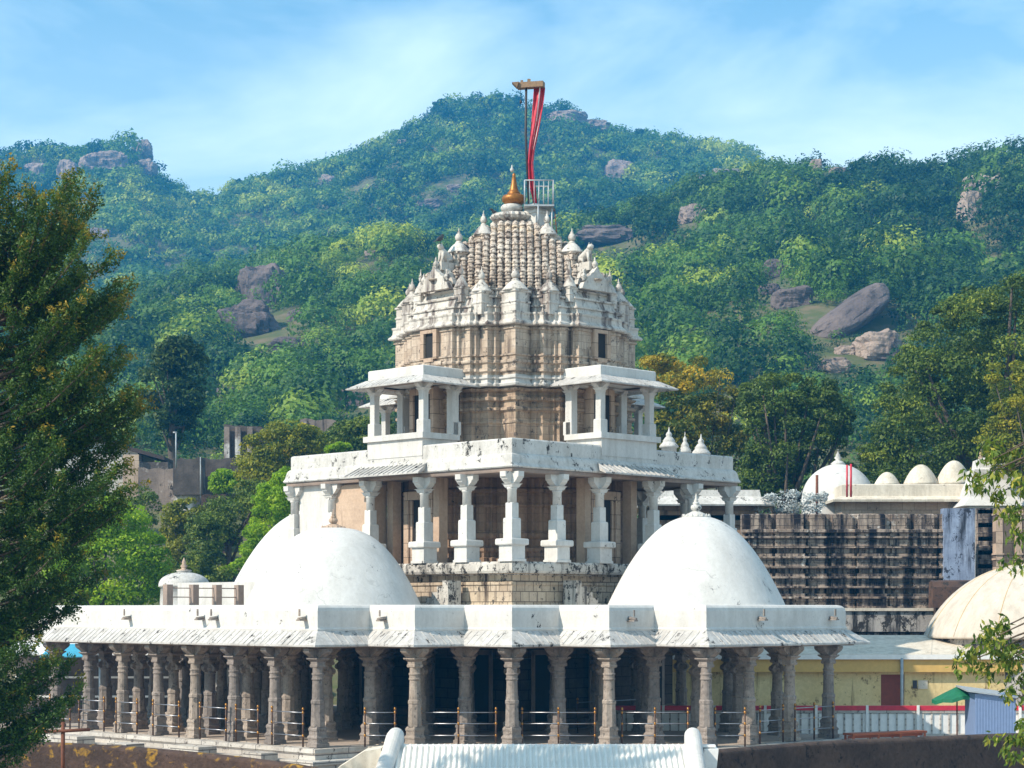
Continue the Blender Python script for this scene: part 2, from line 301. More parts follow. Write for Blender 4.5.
def terr_z(px, d):
    ys = np.interp(px, skyl[:,0], skyl[:,1]); yc = np.interp(px, crest[:,0], crest[:,1])
    same = np.clip((yc-ys)/30, 0, 1)
    zn = CZ+(HY-yc)/F*470-3.5; zf = CZ+(HY-(ys+(1-same)*22))/F*1000-2.
    z130 = np.interp(px, [-200, 240, 420, 520, 1500], [11.2, 10.8, 5, 1, 1]); z85 = -.6
    z180 = CZ+(HY-475)/F*190+0*px
    D = [60, 84, 128, 190, 320, 470, 560, 760, 1000, 1300, 2400]
    Z = [-.6+0*px, z85+0*px, z130, z180, z180+(zn-z180)*.50, zn, zn-6*same-10*(1-same), zn+(zf-zn)*.42, zf, zf*.85, zf*.3]
    out = np.zeros_like(d)
    for k in range(len(D)-1):
        t = np.clip((d-D[k])/(D[k+1]-D[k]), 0, 1); m = (d >= D[k]) & (d <= D[k+1])
        out = np.where(m, Z[k]+(Z[k+1]-Z[k])*t, out)
    out = np.where(d < D[0], Z[0], out); out = np.where(d > D[-1], Z[-1], out)
    x = (px-512)*d/F; a = np.clip((d-190)/150, 0, 1)
    # spurs and gullies, fading to nothing on the two ridge lines
    g = 1-.75*np.exp(-((d-470)/45)**2)-.75*np.exp(-((d-1000)/90)**2)
    return out+a*g*(bumps(x, d, 75.)*7.0)+a*bumps(x+50, d, 16.)*.8*g
PX = np.linspace(-900, 1900, 351); DD = np.concatenate([np.linspace(84, 200, 24), np.linspace(206, 620, 90), np.linspace(630, 1150, 70), np.linspace(1200, 2400, 12)])
gp, gd = np.meshgrid(PX, DD); gz = terr_z(gp, gd)
V = np.stack([(gp-512)*gd/F, gd+CY, gz], -1).reshape(-1, 3); nx = len(PX); ny = len(DD)
mb = MB(); mb.v = V.tolist(); idx = np.arange(nx*ny).reshape(ny, nx)
mb.f = np.stack([idx[:-1,:-1], idx[:-1,1:], idx[1:,1:], idx[1:,:-1]], -1).reshape(-1, 4).tolist(); mb.sm = [True]*len(mb.f)
struct(mb.build('hills', M['hill'], origin=(0,0,0)))
mb = MB(); mb.add([(-900,-200,-.6),(900,-200,-.6),(900,40,-.6),(-900,40,-.6)], [(0,1,2,3)]); struct(mb.build('ground', M['ground'], origin=(0,0,0)))
mb = MB(); mb.add([(-3200,-200,-.8),(3200,-200,-.8),(3200,3000,-.8),(-3200,3000,-.8)], [(0,1,2,3)]); struct(mb.build('lowland', M['hill'], origin=(0,0,0)))

# rock positions (also kept clear of trees): px,py,w px,h px,d
rocks = [
 ('boulder', 'big brown rounded boulder on the lower left slope, above the flat-bottomed one', 264,297,46,58,395,'rock_dark'),
 ('boulder', 'broad flat-bottomed brown boulder just below the tall rounded one on the left slope', 248,328,62,44,380,'rock_dark'),
 ('boulder', 'small dark wedge boulder low on the slope left of the tower', 289,353,42,26,350,'rock_dark'),
 ('boulder', 'pale upright crag boulder at the very top of the left peak', 142,152,20,22,985,'rock'),
 ('boulder', 'round pale boulder just below the left peak crag', 146,170,20,18,960,'rock'),
 ('boulder', 'tall pale split boulder on the left ridge, beneath the peak', 68,178,20,34,930,'rock'),
 ('boulder', 'wide pale rock face on the left ridge between the peak and the split boulder', 106,166,46,24,940,'rock'),
 ('boulder', 'small pale boulder at the far left end of the left ridge', 36,172,22,16,950,'rock'),
 ('boulder', 'slanting pale slab low on the far slope behind the foreground tree', 100,236,22,14,850,'rock'),
 ('boulder', 'pale leaning boulder on the far slope left of the main peak', 402,149,12,16,940,'rock'),
 ('boulder', 'small pale boulder lower on the far slope left of the main peak', 327,183,16,14,930,'rock'),
 ('boulder', 'pale slab rock on the main ridge just right of the red flag', 566,121,38,16,965,'rock'),
 ('boulder', 'long pale summit rock to the right of the flag slab', 594,128,32,14,965,'rock'),
 ('boulder', 'pinkish pale boulder on the blue slope right of the flagpole', 618,175,26,26,880,'rock'),
 ('boulder', 'rounded dark boulder among trees high on the right slope', 695,217,30,22,425,'rock'),
 ('boulder', 'pale jutting boulder pair above the rounded one on the right slope', 727,181,32,22,450,'rock'),
 ('boulder', 'small pale standing boulder near the skyline on the right', 816,166,12,13,462,'rock'),
 ('boulder', 'low reddish boulder just right of the standing skyline boulder', 838,174,26,10,458,'rock'),
 ('boulder', 'small pinkish boulder beside the low reddish one near the right skyline', 700,180,14,9,455,'rock'),
 ('boulder', 'dark overgrown boulder above the great rock slab', 775,274,30,24,400,'rock_dark'),
 ('boulder', 'dark boulder at the left top of the great rock slab', 793,302,38,26,385,'rock_dark'),
 ('boulder', 'great smooth slanting grey rock slab on the right slope', 848,318,104,31,370,'rock_dark'),
 ('boulder', 'rounded pinkish boulder above the right end of the treetops', 878,352,44,38,330,'rock'),
 ('boulder', 'low pinkish boulder left of the rounded one above the treetops', 835,368,32,18,325,'rock'),
 ('boulder', 'small pale boulder beneath the great rock slab', 808,358,18,12,330,'rock'),
 ('boulder', 'dark long rock ledge low on the slope right of the spire', 608,238,60,20,420,'rock_dark'),
 ('boulder', 'tall pinkish cliff block on the far right slope', 970,212,24,44,425,'rock_pale'),
 ('boulder', 'overhanging pinkish block on top of the far right cliff', 984,190,40,26,425,'rock_pale'),
 ('boulder', 'small white boulder on the grassy patch at the right edge', 988,266,9,8,400,'rock_pale'),
 ('boulder', 'steep dark rock face low behind the dark tree on the left', 222,402,40,30,300,'rock_dark'),
 ('boulder', 'dark rock wall just left of the upper porch of the temple', 356,402,34,24,300,'rock_dark'),
 ('boulder', 'tall dark cracked boulder standing left of the big rounded one on the lower left slope', 244,300,22,34,392,'rock_dark'),
 ('boulder', 'small brown boulder to the right of the big rounded one on the lower left slope', 297,318,18,14,380,'rock_dark'),
 ('boulder', 'brown ledge above the middle of the left slope, under the bright trees', 335,262,22,10,430,'rock'),
 ('boulder', 'small brown rock high on the slope left of the spire', 372,255,16,10,440,'rock'),
 ('boulder', 'low brown rock between the great slab and the rounded pinkish boulder', 845,352,20,12,345,'rock'),
 ('boulder', 'brown boulder among trees in the middle of the right slope', 770,292,20,16,395,'rock_dark'),
 ('boulder', 'small pinkish rock on the blue slope left of the flagpole', 455,190,16,10,860,'rock'),
 ('boulder', 'faint pale slab low on the blue slope left of the finial', 430,205,24,10,840,'rock'),
 ('boulder', 'small stepped crag on the far right ridge above the cliff block', 1002,182,16,12,430,'rock_pale'),
]
def boulder(name, label, px, py, w, h, d, mk, k):
    c = W(px, py, d); rx = w*d/F/2*1.12; rz = h*d/F/2*1.15; ry = rx*.8; vs = []; nu, nv = 56, 36; off = Vector((k*7.3, k*3.1, 1.7)); fs = []
    slab = 'slab on the right' in label
    for j in range(nv+1):
        th = PI*j/nv
        for i in range(nu):
            ph = 2*PI*i/nu; p = Vector((math.sin(th)*math.cos(ph), math.sin(th)*math.sin(ph), math.cos(th)))
            q = p.copy(); n1 = mnoise.noise(q*1.4+off)*.5-abs(mnoise.noise(q*2.6+off))*.42+.08+mnoise.noise(q*6+off)*.13+mnoise.noise(q*13+off)*.06
            p = Vector([math.copysign(abs(a)**.72, a) for a in p])*(.92+n1*(.16 if slab else .5))
            X, Y, Z = p.x*rx, p.y*ry, p.z*rz
            if slab: ca, sa = .80, .60; X, Z = X*ca-Z*sa, X*sa+Z*ca; Y += Z*.9
            vs.append((c.x+X, c.y+Y, c.z+Z))
    for j in range(nv):
        for i in range(nu): i2 = (i+1) % nu; fs.append((j*nu+i, (j+1)*nu+i, (j+1)*nu+i2, j*nu+i2))
    mb = MB().add(vs, fs, False); o = mb.build('boulder', M[mk]); tag(o, label, 'boulder', 'boulders on the hills')
for k, r in enumerate(rocks):
    # sit each rock on the terrain line of sight
    px, py, w, h, d0 = r[2], r[3], r[4], r[5], r[6]
    ds = np.linspace(195, 1080, 1200); zt = terr_z(np.full_like(ds, px), ds); zr = CZ+(HY-(py+h*.12))/F*ds
    hit = np.where(zt >= zr)[0]; d = float(ds[hit[0]]) if len(hit) else float(d0)
    rocks[k] = r[:6]+(d,)+r[7:]
    boulder(r[0], r[1], px, py, w, h, d, r[7], k)

# forest
def forest(n, dlo, dhi, Rlo, Rhi, nleaf, lsz, tight=1.):
    px = rng.uniform(-330, 1350, n*3); u = rng.uniform(0, 1, n*3); d = np.sqrt(dlo**2+u*(dhi**2-dlo**2))
    wgt = np.where((px > -60) & (px < 1084), 1, .2); keep = rng.uniform(0, 1, n*3) < wgt
    px, d = px[keep][:n], d[keep][:n]; z = terr_z(px, d); Rr = Rlo+(Rhi-Rlo)*rng.uniform(0, 1, len(px))**1.6*1.15*(1+.35*(rng.uniform(0,1,len(px))<.12))*np.clip(d/330,.72,1)
    py = HY-(z-CZ)/d*F; ok = np.ones(len(px), bool)
    for r in rocks:
        inside = (abs(px-r[2]) < r[4]*.44+Rr/d*F*.3*tight) & (py-Rr*1.1/d*F < r[3]+r[5]*.45) & (py > r[3]-r[5]*.5) & (abs(d-r[6]) < 25+r[4]*.2)
        ok &= ~(inside & (d < r[6]+r[4]*.2*r[6]/F+4))
    x = (px-512)*d/F; gap = bumps(x*1.0, d, 30.); ok &= (gap > -1.9) | (rng.uniform(0,1,len(px)) < .6) | (tight == 0)
    px, d, z, Rr, x = px[ok], d[ok], z[ok], Rr[ok], x[ok]; m = len(px)
    # light-and-dark kinds of tree gather in patches
    tt = np.clip(.42+.24*bumps(x, d, 34.)+rng.normal(0, .25, m), 0, 1)
    dr = unit(rng.normal(size=(m*nleaf, 3))); dr[:, 2] = np.where(dr[:, 2] < -.35, -dr[:, 2], dr[:, 2])
    lob = np.repeat(rng.uniform(0, 6.28, (m, 4)), nleaf, 0); az = np.arctan2(dr[:, 1], dr[:, 0])
    rad = (1+.22*np.sin(3*az+lob[:,0])*np.cos(4*dr[:,2]+lob[:,1])+.16*np.sin(6*az+lob[:,2]+3*dr[:,2])+.07*rng.normal(size=m*nleaf))
    RR = np.repeat(Rr, nleaf); flat = np.repeat(rng.uniform(.65, 1.05, m), nleaf)
    cen = np.stack([np.repeat(x, nleaf), np.repeat(d+CY, nleaf), np.repeat(z+Rr*.5, nleaf)], 1)+dr*(rad*RR)[:, None]*np.stack([np.ones_like(flat), np.ones_like(flat), flat], 1)
    nor = unit(dr*1.0+rng.normal(size=dr.shape)*.33); v = leaves(cen, nor, RR*lsz, RR*lsz*.8, 3)
    ti = np.clip(np.repeat(tt, nleaf)+rng.normal(0, .045, m*nleaf), 0, 1); return v, ti
a1, t1 = forest(4600, 195, 560, 1.6, 4.6, 560, .155); a2, t2 = forest(8500, 560, 1060, 2.2, 5.2, 150, .27); a3, t3 = forest(11000, 150, 540, .6, 1.5, 60, .32, .0)
fo = fastmesh('woodland', np.concatenate([a1, a2, a3]), 3, M['l_forest'], np.concatenate([t1, t2, t3])); tag(fo, 'dense green scrub woodland covering the hillsides behind the temple', 'woodland', None, 'stuff')

# ================================================================== near trees
def inpoly(poly, x, y):
    c = np.zeros(len(x), bool); n = len(poly)
    for i in range(n):
        x1, y1 = poly[i]; x2, y2 = poly[(i+1) % n]
        m = ((y1 > y) != (y2 > y)) & (x < (x2-x1)*(y-y1)/((y2-y1) or 1e-9)+x1); c ^= m
    return c
def edgedist(poly, x, y):
    D = np.full(len(x), 1e9); n = len(poly)
    for i in range(n):
        a = np.array(poly[i], float); b = np.array(poly[(i+1) % n], float); ab = b-a
        t = np.clip(((x-a[0])*ab[0]+(y-a[1])*ab[1])/(ab@ab), 0, 1); D = np.minimum(D, np.hypot(x-a[0]-t*ab[0], y-a[1]-t*ab[1]))
    return D
def tree(name, label, cat, poly, d, base, mat, nblob, blobpx, nleaf, leafpx, thick=.5, group=None, flat=.75, trunkr=.2, tintfun=None, limbs=9, gaps=0.):
    """crown volume measured from an outline, with its own depth; base = (px, world z)"""
    s = d/F; xs = np.array(poly)[:,0]; ys = np.array(poly)[:,1]
    x = rng.uniform(xs.min(), xs.max(), nblob*14); y = rng.uniform(ys.min(), ys.max(), nblob*14)
    k = inpoly(poly, x, y); x, y = x[k], y[k]; e = edgedist(poly, x, y); k = e > blobpx*.55; x, y, e = x[k][:nblob], y[k][:nblob], e[k][:nblob]
    m = len(x); wid = (xs.max()-xs.min())*thick
    dep = rng.uniform(-1, 1, m)*wid*s*.5*np.sqrt(np.clip(e/(e.max()), .02, 1)); rb = blobpx*s*rng.uniform(.6, 1.25, m)*np.clip(e/(blobpx*1.1), .5, 1)
    bc = np.stack([(x-512)*s, d+CY+dep, CZ+(HY-y)*s], 1)
    bt = rng.normal(0, .16, m)+.42
    if tintfun: bt += tintfun(x, y)
    n = m*nleaf; dr = unit(rng.normal(size=(n, 3))); dr[:, 2] = np.where((dr[:, 2] < -.3) & (rng.uniform(0,1,n) < .6), -dr[:, 2], dr[:, 2])
    rad = rng.uniform(.25, 1, n)**.45; sc = np.array([1.15, 1.15, flat])
    cen = np.repeat(bc, nleaf, 0)+dr*sc*(rad*np.repeat(rb, nleaf))[:, None]
    nor = unit(dr*.7+np.array([0,0,.25])+rng.normal(size=(n,3))*.5); lf = leafpx*s
    v = leaves(cen, nor, np.full(n, lf*1.3), np.full(n, lf*.75))
    ti = np.clip(np.repeat(bt, nleaf)+rng.normal(0, .13, n), 0, 1)
    zb = base[1]; bx = (base[0]-512)*s; t = empty(name, (bx, d+CY, zb)); tag(t, label, cat, group)
    c = fastmesh('crown', v, 4, mat, ti, t, (bx, d+CY, zb))
    # trunk and limbs
    mb = MB(); cx, cz = bc[:,0].mean(), bc[:,2].mean(); h = max(cz-zb, .6); top = Vector((cx, d+CY, zb+h*.85)); b0 = Vector((bx, d+CY, zb-.3))
    pts = [b0+(top-b0)*q+Vector((random.uniform(-1,1)*h*.03, random.uniform(-1,1)*h*.03, 0))*(q > 0) for q in (0,.12,.3,.5,.7,.85,1)]
    mb.tube(pts, [trunkr*1.35, trunkr*1.05, trunkr*.95, trunkr*.85, trunkr*.7, trunkr*.5, trunkr*.3], 9); mb.build('trunk', M['bark'], t)
    lb = MB(); pick = rng.permutation(m)[:limbs]
    for i in pick:
        q = random.uniform(.3, .95); st = pts[3]+(pts[5]-pts[3])*q if q > .5 else pts[2]+(pts[4]-pts[2])*q; en = Vector(bc[i]); mid = (st+en)/2+Vector((0,0,-.06*(en-st).length))
        lb.tube([st, mid, en], [trunkr*.45, trunkr*.28, trunkr*.08], 6)
    lb.build('limbs', M['bark'], t); return t
def gz_at(px, d): return float(terr_z(np.array([float(px)]), np.array([float(d)]))[0])
G_ = 'trees around the temple'
tree('evergreen_tree', 'dark round-headed tree on a double trunk above the ruined walls at left', 'tree', [(136,378),(140,355),(156,340),(172,333),(190,336),(205,346),(211,368),(208,392),(206,412),(196,425),(183,440),(172,452),(160,440),(150,415),(136,400)], 150, (172, gz_at(172,150)), M['l_dark'], 90, 11, 150, 3.4, .8, G_, trunkr=.35)
tree('leafy_tree', 'bright green bushy tree behind the left end of the lower roof', 'tree', [(52,520),(66,503),(90,496),(118,492),(140,500),(158,515),(168,540),(170,565),(168,592),(162,612),(45,612),(40,570)], 92, (110, -.6), M['l_bright'], 170, 13, 150, 3.0, .9, G_, trunkr=.22)
tree('yellowing_tree', 'tree with yellow-green turning leaves just left of the second storey', 'tree', [(258,428),(285,413),(318,424),(330,440),(328,470),(300,470),(285,500),(262,520),(235,495),(232,462),(240,442)], 118, (282, gz_at(282,118)), M['l_mixed'], 120, 12, 150, 2.8, .8, G_)
tree('olive_tree', 'dull olive tree sloping down left of the yellow-green one', 'tree', [(222,488),(245,474),(275,480),(292,500),(272,520),(240,545),(225,572),(200,582),(186,560),(184,530),(200,505)], 108, (230, gz_at(230,108)), M['l_olive'], 110, 11, 150, 2.6, .8, G_)
tree('green_tree', 'low wide dark green tree behind the left of the upper porch', 'tree', [(310,435),(335,420),(365,412),(395,415),(396,470),(330,470),(312,455)], 125, (350, gz_at(350,125)), M['l_olive'], 80, 11, 150, 2.8, .8, G_)
tree('lime_tree', 'vivid lime-green tree rising behind the large left dome', 'tree', [(284,462),(300,470),(312,500),(300,530),(262,560),(236,580),(215,582),(214,570),(238,555),(240,530),(252,498),(268,474)], 98, (262, -.5), M['l_bright'], 100, 9, 150, 2.6, .8, G_)
tree('lime_bush', 'small lime bush peeping over the left parapet of the second storey', 'bush', [(325,446),(340,440),(352,443),(356,455),(320,456)], 112, (338, gz_at(338,112)), M['l_bright'], 24, 6, 120, 2.4, .8, 'bushes')
tree('golden_tree', 'tree with orange and yellow leaves right of the upper porch', 'tree', [(636,360),(655,350),(675,354),(690,350),(712,360),(730,372),(742,395),(748,420),(750,455),(742,490),(650,490),(640,440)], 112, (690, gz_at(690,112)), M['l_yellow'], 170, 11, 150, 2.8, .8, G_, tintfun=lambda x, y: np.where(y < 395, .22, -.18)+.25*np.exp(-((x-715)**2+(y-432)**2)/350.)-.15)
tree('spreading_tree', 'dark olive spreading tree between the golden tree and the white dome', 'tree', [(728,400),(745,378),(775,368),(800,372),(830,376),(850,392),(858,415),(852,440),(835,465),(800,480),(790,500),(735,505),(738,470),(742,430)], 108, (775, gz_at(775,108)), M['l_olive'], 200, 11, 170, 2.6, .8, G_, tintfun=lambda x, y: -.14+0*x, trunkr=.4, limbs=22)
tree('tall_tree', 'huge dark green tree filling the right side behind the small domes', 'tree', [(858,470),(862,440),(872,405),(885,378),(900,350),(915,322),(935,302),(960,284),(990,275),(1040,268),(1120,290),(1150,360),(1150,500),(862,500)], 104, (965, gz_at(965,104)), M['l_olive'], 640, 13, 170, 2.8, .6, G_, trunkr=.6, limbs=30, tintfun=lambda x, y: -.05+.1*np.sin(x*.07)*np.cos(y*.09))
tree('lime_tree', 'lighter yellow-green tree at the right edge in front of the huge tree', 'tree', [(985,362),(1005,350),(1040,355),(1080,380),(1080,500),(985,470),(975,440),(992,410),(980,385)], 92, (1060, -.6), M['l_mixed'], 120, 11, 150, 2.8, .7, G_)
tree('silver_bush', 'white-flowering silvery bush on the stained wall', 'bush', [(752,505),(765,492),(785,488),(805,490),(824,486),(832,500),(830,516),(752,516)], 90, (790, 6.5), M['l_silver'], 55, 7, 60, 2.0, .7, 'bushes', trunkr=.06)
for (lab, p, dd, bx, mt) in [('low dark bush under the ruined wall', [(185,560),(192,520),(215,510),(224,545),(215,590),(185,592)], 104, 203, 'l_olive'),
    ('green bush growing against the ruined wall', [(208,478),(220,466),(236,470),(244,482),(236,496),(212,497)], 124, 226, 'l_bright'),
    ('reddish flowering scrub on the slope below the ruins', [(160,520),(165,500),(188,495),(210,500),(205,530),(190,560),(170,575),(158,560)], 112, 182, 'l_mixed'),
    ('dark scrub patch behind the small white dome at left', [(150,560),(200,550),(235,560),(235,600),(150,600)], 97, 190, 'l_olive'),
    ('bushy scrub beneath the gabled house', [(60,490),(100,480),(150,484),(165,500),(165,530),(60,530)], 118, 112, 'l_olive'),
    ('green undergrowth below the huge tree, behind the white dome', [(740,470),(800,455),(860,450),(900,455),(905,500),(740,510)], 112, 820, 'l_olive'),
    ('dark undergrowth at the right edge behind the small domes', [(900,440),(960,430),(1060,430),(1060,500),(900,500)], 112, 980, 'l_dark')]:
    tree('bush', lab, 'bush', p, dd, (bx, gz_at(bx, dd)-.2), M[mt], 60, 9, 110, 2.6, .8, 'bushes', trunkr=.08)
# trees standing on the skyline
for (px, py, r, lab) in [(439,104,8,'small round tree at the left shoulder of the main summit'),(497,94,7,'tuft-shaped tree on the main summit left of the flag'),(515,97,8,'round tree just left of the flag head on the summit'),(565,106,7,'small tree on the ridge right of the flag'),(641,129,8,'round tree on the ridge above the right side of the tower'),
    (706,130,8,'spreading thin tree on the ridge line'),(741,137,8,'low wide tree on the ridge right of the thin one'),(779,146,7,'small dark tree before the dip in the right ridge'),(857,147,12,'pale airy tree standing tall on the right ridge'),(890,155,8,'small pale tree right of the tall airy one'),(918,155,7,'dark round tree on the right ridge'),(985,143,9,'dark tree near the right end of the ridge'),
    (383,137,6,'tiny dark tree on the slope up to the summit'),(237,186,9,'dark bushy tree at the saddle between the two peaks'),(78,147,5,'tiny tree on the left peak')]:
    ds = np.linspace(420, 1050, 800); zt = terr_z(np.full_like(ds, px), ds); el = (zt-CZ)/ds; i = int(el.argmax()); d = float(ds[i]); zg = float(zt[i])
    pal = 'pale' in lab
    py = HY-(zg-CZ)/d*F-r*.95
    poly = [(px+r*1.1*math.cos(a)*random.uniform(.75,1.1), py+1+r*.8*math.sin(a)*random.uniform(.75,1.1)) for a in np.linspace(0, 2*PI, 11)[:-1]]
    t = tree('ridge_tree', lab, 'tree', poly, d, (px, zg-.5), M['l_olive' if pal else 'l_dark'], 16, 3.4, 30, 2.4, .9, 'trees on the skyline', trunkr=.35, limbs=4)

# feathery foreground tree
def plume_tree():
    d0 = 38.; s = d0/F; b = Vector(((-40-512)*s, d0+CY, -.6)); t = empty('feathery_tree', b)
    tag(t, 'tall feathery dark evergreen with orange-tinged tips filling the left edge', 'tree', G_)
    top = W(4, 235, d0); tr = [b+(top-b)*q+Vector((math.sin(q*7)*.08, math.cos(q*5)*.08, 0)) for q in np.linspace(0, 1, 10)]
    MB().tube(tr, [.26-.024*i for i in range(10)], 10).build('trunk', M['bark'], t)
    tips = [(20,172),(44,196),(86,186),(108,199),(92,214),(62,205),(104,240),(128,262),(134,288),(130,312),(112,300),(96,330),(126,352),(120,372),(142,391),(137,404),(108,384),(128,436),(96,420),(132,470),(150,492),(118,500),(88,470),(100,556),(70,540),(92,520),(62,600),(40,606),(46,650),(74,662),(86,690),(40,700),(30,730),(8,740),(50,560),(76,590),
            (30,240),(60,260),(72,290),(50,320),(64,350),(80,400),(60,440),(40,480),(30,520),(24,570),(20,620),(10,660),(15,400),(10,300),(5,230),(12,350),(30,690),(60,720),(18,610),(34,430),(52,500),(5,470),(82,445),(70,375),(90,270),(46,270)]
    lims = []
    for (x, y) in tips:
        for rep in range(3):
            jx, jy = (0, 0) if rep == 0 else ((random.uniform(-24, -4) if y < 330 else random.uniform(-16, 6)), random.uniform(-8, 22))
            dep = random.uniform(-.5, .5) if rep == 0 else random.uniform(-1.6, 1.6); lims.append((x+jx, y+jy, dep))
    for k in range(80):
        y = random.uniform(200, 740); lims.append((-20-random.uniform(20, 110)*min(1, (y-120)/250), y, random.uniform(-1.6, 1.6)))
    lb = MB(); P = []; Nn = []; T = []
    for (x, y, dep) in lims:
        tip = W(x-11, y, d0); tip.y += dep; L_ = (tip-top).length; zz = tip.z-.35*abs(tip.x-b.x)-.15; q = min(max((zz-b.z)/(top.z-b.z), .03), .97); st = b+(top-b)*q
        if tip.z > top.z-.8: st = b+(top-b)*.86
        mid = st.lerp(tip, .55)+Vector((0, 0, -.10*(tip-st).length)); pts = [st, st.lerp(mid, .5)+Vector((0,0,-.04)), mid, mid.lerp(tip, .55)+Vector((0,0,-.02)), tip]
        rr = .020+.014*min((tip-st).length/2, 1); lb.tube(pts, [rr, rr*.8, rr*.6, rr*.4, rr*.15], 5)
        ln = (tip-st).length; nsp = int(7+ln*5)
        for q2 in np.linspace(.3, 1, nsp):
            k = q2*4; i = min(int(k), 3); p = pts[i].lerp(pts[i+1], k-i); dirn = (pts[i+1]-pts[i]).normalized()
            n = 64; along = rng.uniform(0, .34, n); ang = rng.uniform(0, 2*PI, n); up = Vector((0,0,1)); side = dirn.cross(up).normalized(); up2 = side.cross(dirn)
            sp = (np.array(dirn)[None]*.75+np.array([0,0,.2])+rng.normal(size=3)[None]*.45); sp = unit(sp)
            c = np.array(p)[None]+sp*along[:, None]+rng.normal(size=(n,3))*.055*(1.25-along[:, None]*1.5)
            P.append(c); Nn.append(rng.normal(size=(n,3))+np.array([0,-.1,.5])); T.append(np.clip((.33 if y < 420 else .2)+.45*(q2 > .9)*along/.34+.12*rng.normal(size=n)+.10*random.gauss(0,1), 0, 1))
    P = np.concatenate(P); Nn = unit(np.concatenate(Nn)); T = np.concatenate(T); v = leaves(P, Nn, np.full(len(P), .08), np.full(len(P), .032))
    lb.build('limbs', M['bark'], t); fastmesh('foliage', v, 4, M['l_fir'], T, t, tuple(b))
plume_tree()
# broad-leaved tree whose boughs hang in from the right
def near_tree():
    d0 = 24.; s = d0/F; b = Vector(((1215-512)*s, d0+CY, -.6)); t = empty('broadleaf_tree', b); tag(t, 'broad-leaved tree with drooping boughs hanging in from the right edge', 'tree', G_)
    top = W(1190, 300, d0); MB().tube([b, b.lerp(top, .4)+Vector((.05,0,0)), b.lerp(top, .8), top], [.16,.13,.09,.05], 10).build('trunk', M['bark'], t)
    ends = [(972,480),(985,462),(1000,455),(1012,470),(996,495),(1008,515),(1018,535),(1020,560),(990,478),(1022,450),(1010,490),(1022,510),
            (975,655),(985,640),(1000,632),(1008,628),(990,668),(1005,660),(1015,650),(1012,700),(1018,725),(1008,745),(1020,680),(1022,755),(998,650),(1018,665),(1015,740),(970,664),
            (1060,430),(1090,480),(1070,560),(1100,620),(1060,660),(1080,720),(1110,400),(1130,520),(1050,520),(1046,600),(1048,740),(1150,600),(1200,450),(1260,520),(1280,620),(1240,380),(1190,330)]
    lb = MB(); P = []; Nn = []; T = []
    ts = [W(x, y, d0)+Vector((0, random.uniform(-.35, .35), 0)) for x, y in ends]
    for k, e in enumerate(ts):
        q = min(max((e.z+.7-b.z)/(top.z-b.z), .3), .98); st = b.lerp(top, q); mid = st.lerp(e, .5)+Vector((0,0,.18)); lb.tube([st, mid, st.lerp(e, .8)+Vector((0,0,.10)), e], [.03,.02,.012,.005], 5)
        for rep in range(6):
            c = e+Vector((random.gauss(0,.07), random.gauss(0,.12), random.gauss(.02,.07))); n = 11
            hang = rng.normal(size=(n,3))*.55+np.array([0,0,-.8]); hang = unit(hang); L_ = rng.uniform(.07,.13,n)[:,None]; a = np.array(c)[None]+rng.normal(size=(n,3))*.035
            sd_ = unit(np.cross(hang, rng.normal(size=(n,3))))*L_*.19; v = np.stack([a, a+hang*L_*.45+sd_, a+hang*L_, a+hang*L_*.45-sd_], 1).reshape(-1,3); P.append(v); T.append(np.clip(rng.normal(.48,.27,n),0,1))
    lb.build('limbs', M['bark'], t); fastmesh('foliage', np.concatenate(P), 4, M['l_near'], np.concatenate(T), t, tuple(b))
near_tree()
#TEMPLE
# ================================================================== TEMPLE (frame turned 45 degrees, u towards right-back, v towards left-back)
CS = 2.08
T0 = empty('jain_temple', (0,0,0), R(45)); tag(T0, 'white and brown marble temple with colonnade, domes and stepped carved spire, in the middle', 'temple')
def tp(name, mb, mat, parent=None): return mb.build(name, mat, parent or T0, True)
g = lambda *p: [(a*CS, b*CS) for a, b in p]
roofpath = g((-2,9.5),(-2,2),(-1,2),(-1,1),(0,1),(0,0),(1,0),(1,-1),(2,-1),(2,-2),(5.4,-2),(5.4,2),(7.2,2),(7.2,11.6),(2,11.6),(2,9.5))
# plinth and steps
mb = MB(); mb.sweep(roofpath, [(-.2,-.02),(.62,-.02),(.64,-.14),(.60,-.18),(.60,-.34),(1.05,-.345),(1.07,-.46),(1.03,-.5),(1.03,-.75),(1.0,-.8)]); tp('plinth_steps', mb, M['step'])
mb = MB(); n = len(roofpath); 
mb = MB().prism(roofpath, -.7, 0.0); tp('floor', mb, M['floor'])
for (u, v, a, b, h) in [(-2.62,4.1,.5,1.5,.30),(-2.75,5.7,.5,1.1,.22),(-2.62,7.4,.5,1.6,.32),(-2.6,2.5,.45,.9,.25)]:
    tp('entrance_step', MB().box(u*CS-a, v*CS-b/2, -.75, u*CS+a*.4, v*CS+b/2, -.34+h*.8).box(u*CS-a-.35, v*CS-b/2-.1, -.75, u*CS-a+.01, v*CS+b/2+.1, -.42), M['step'])
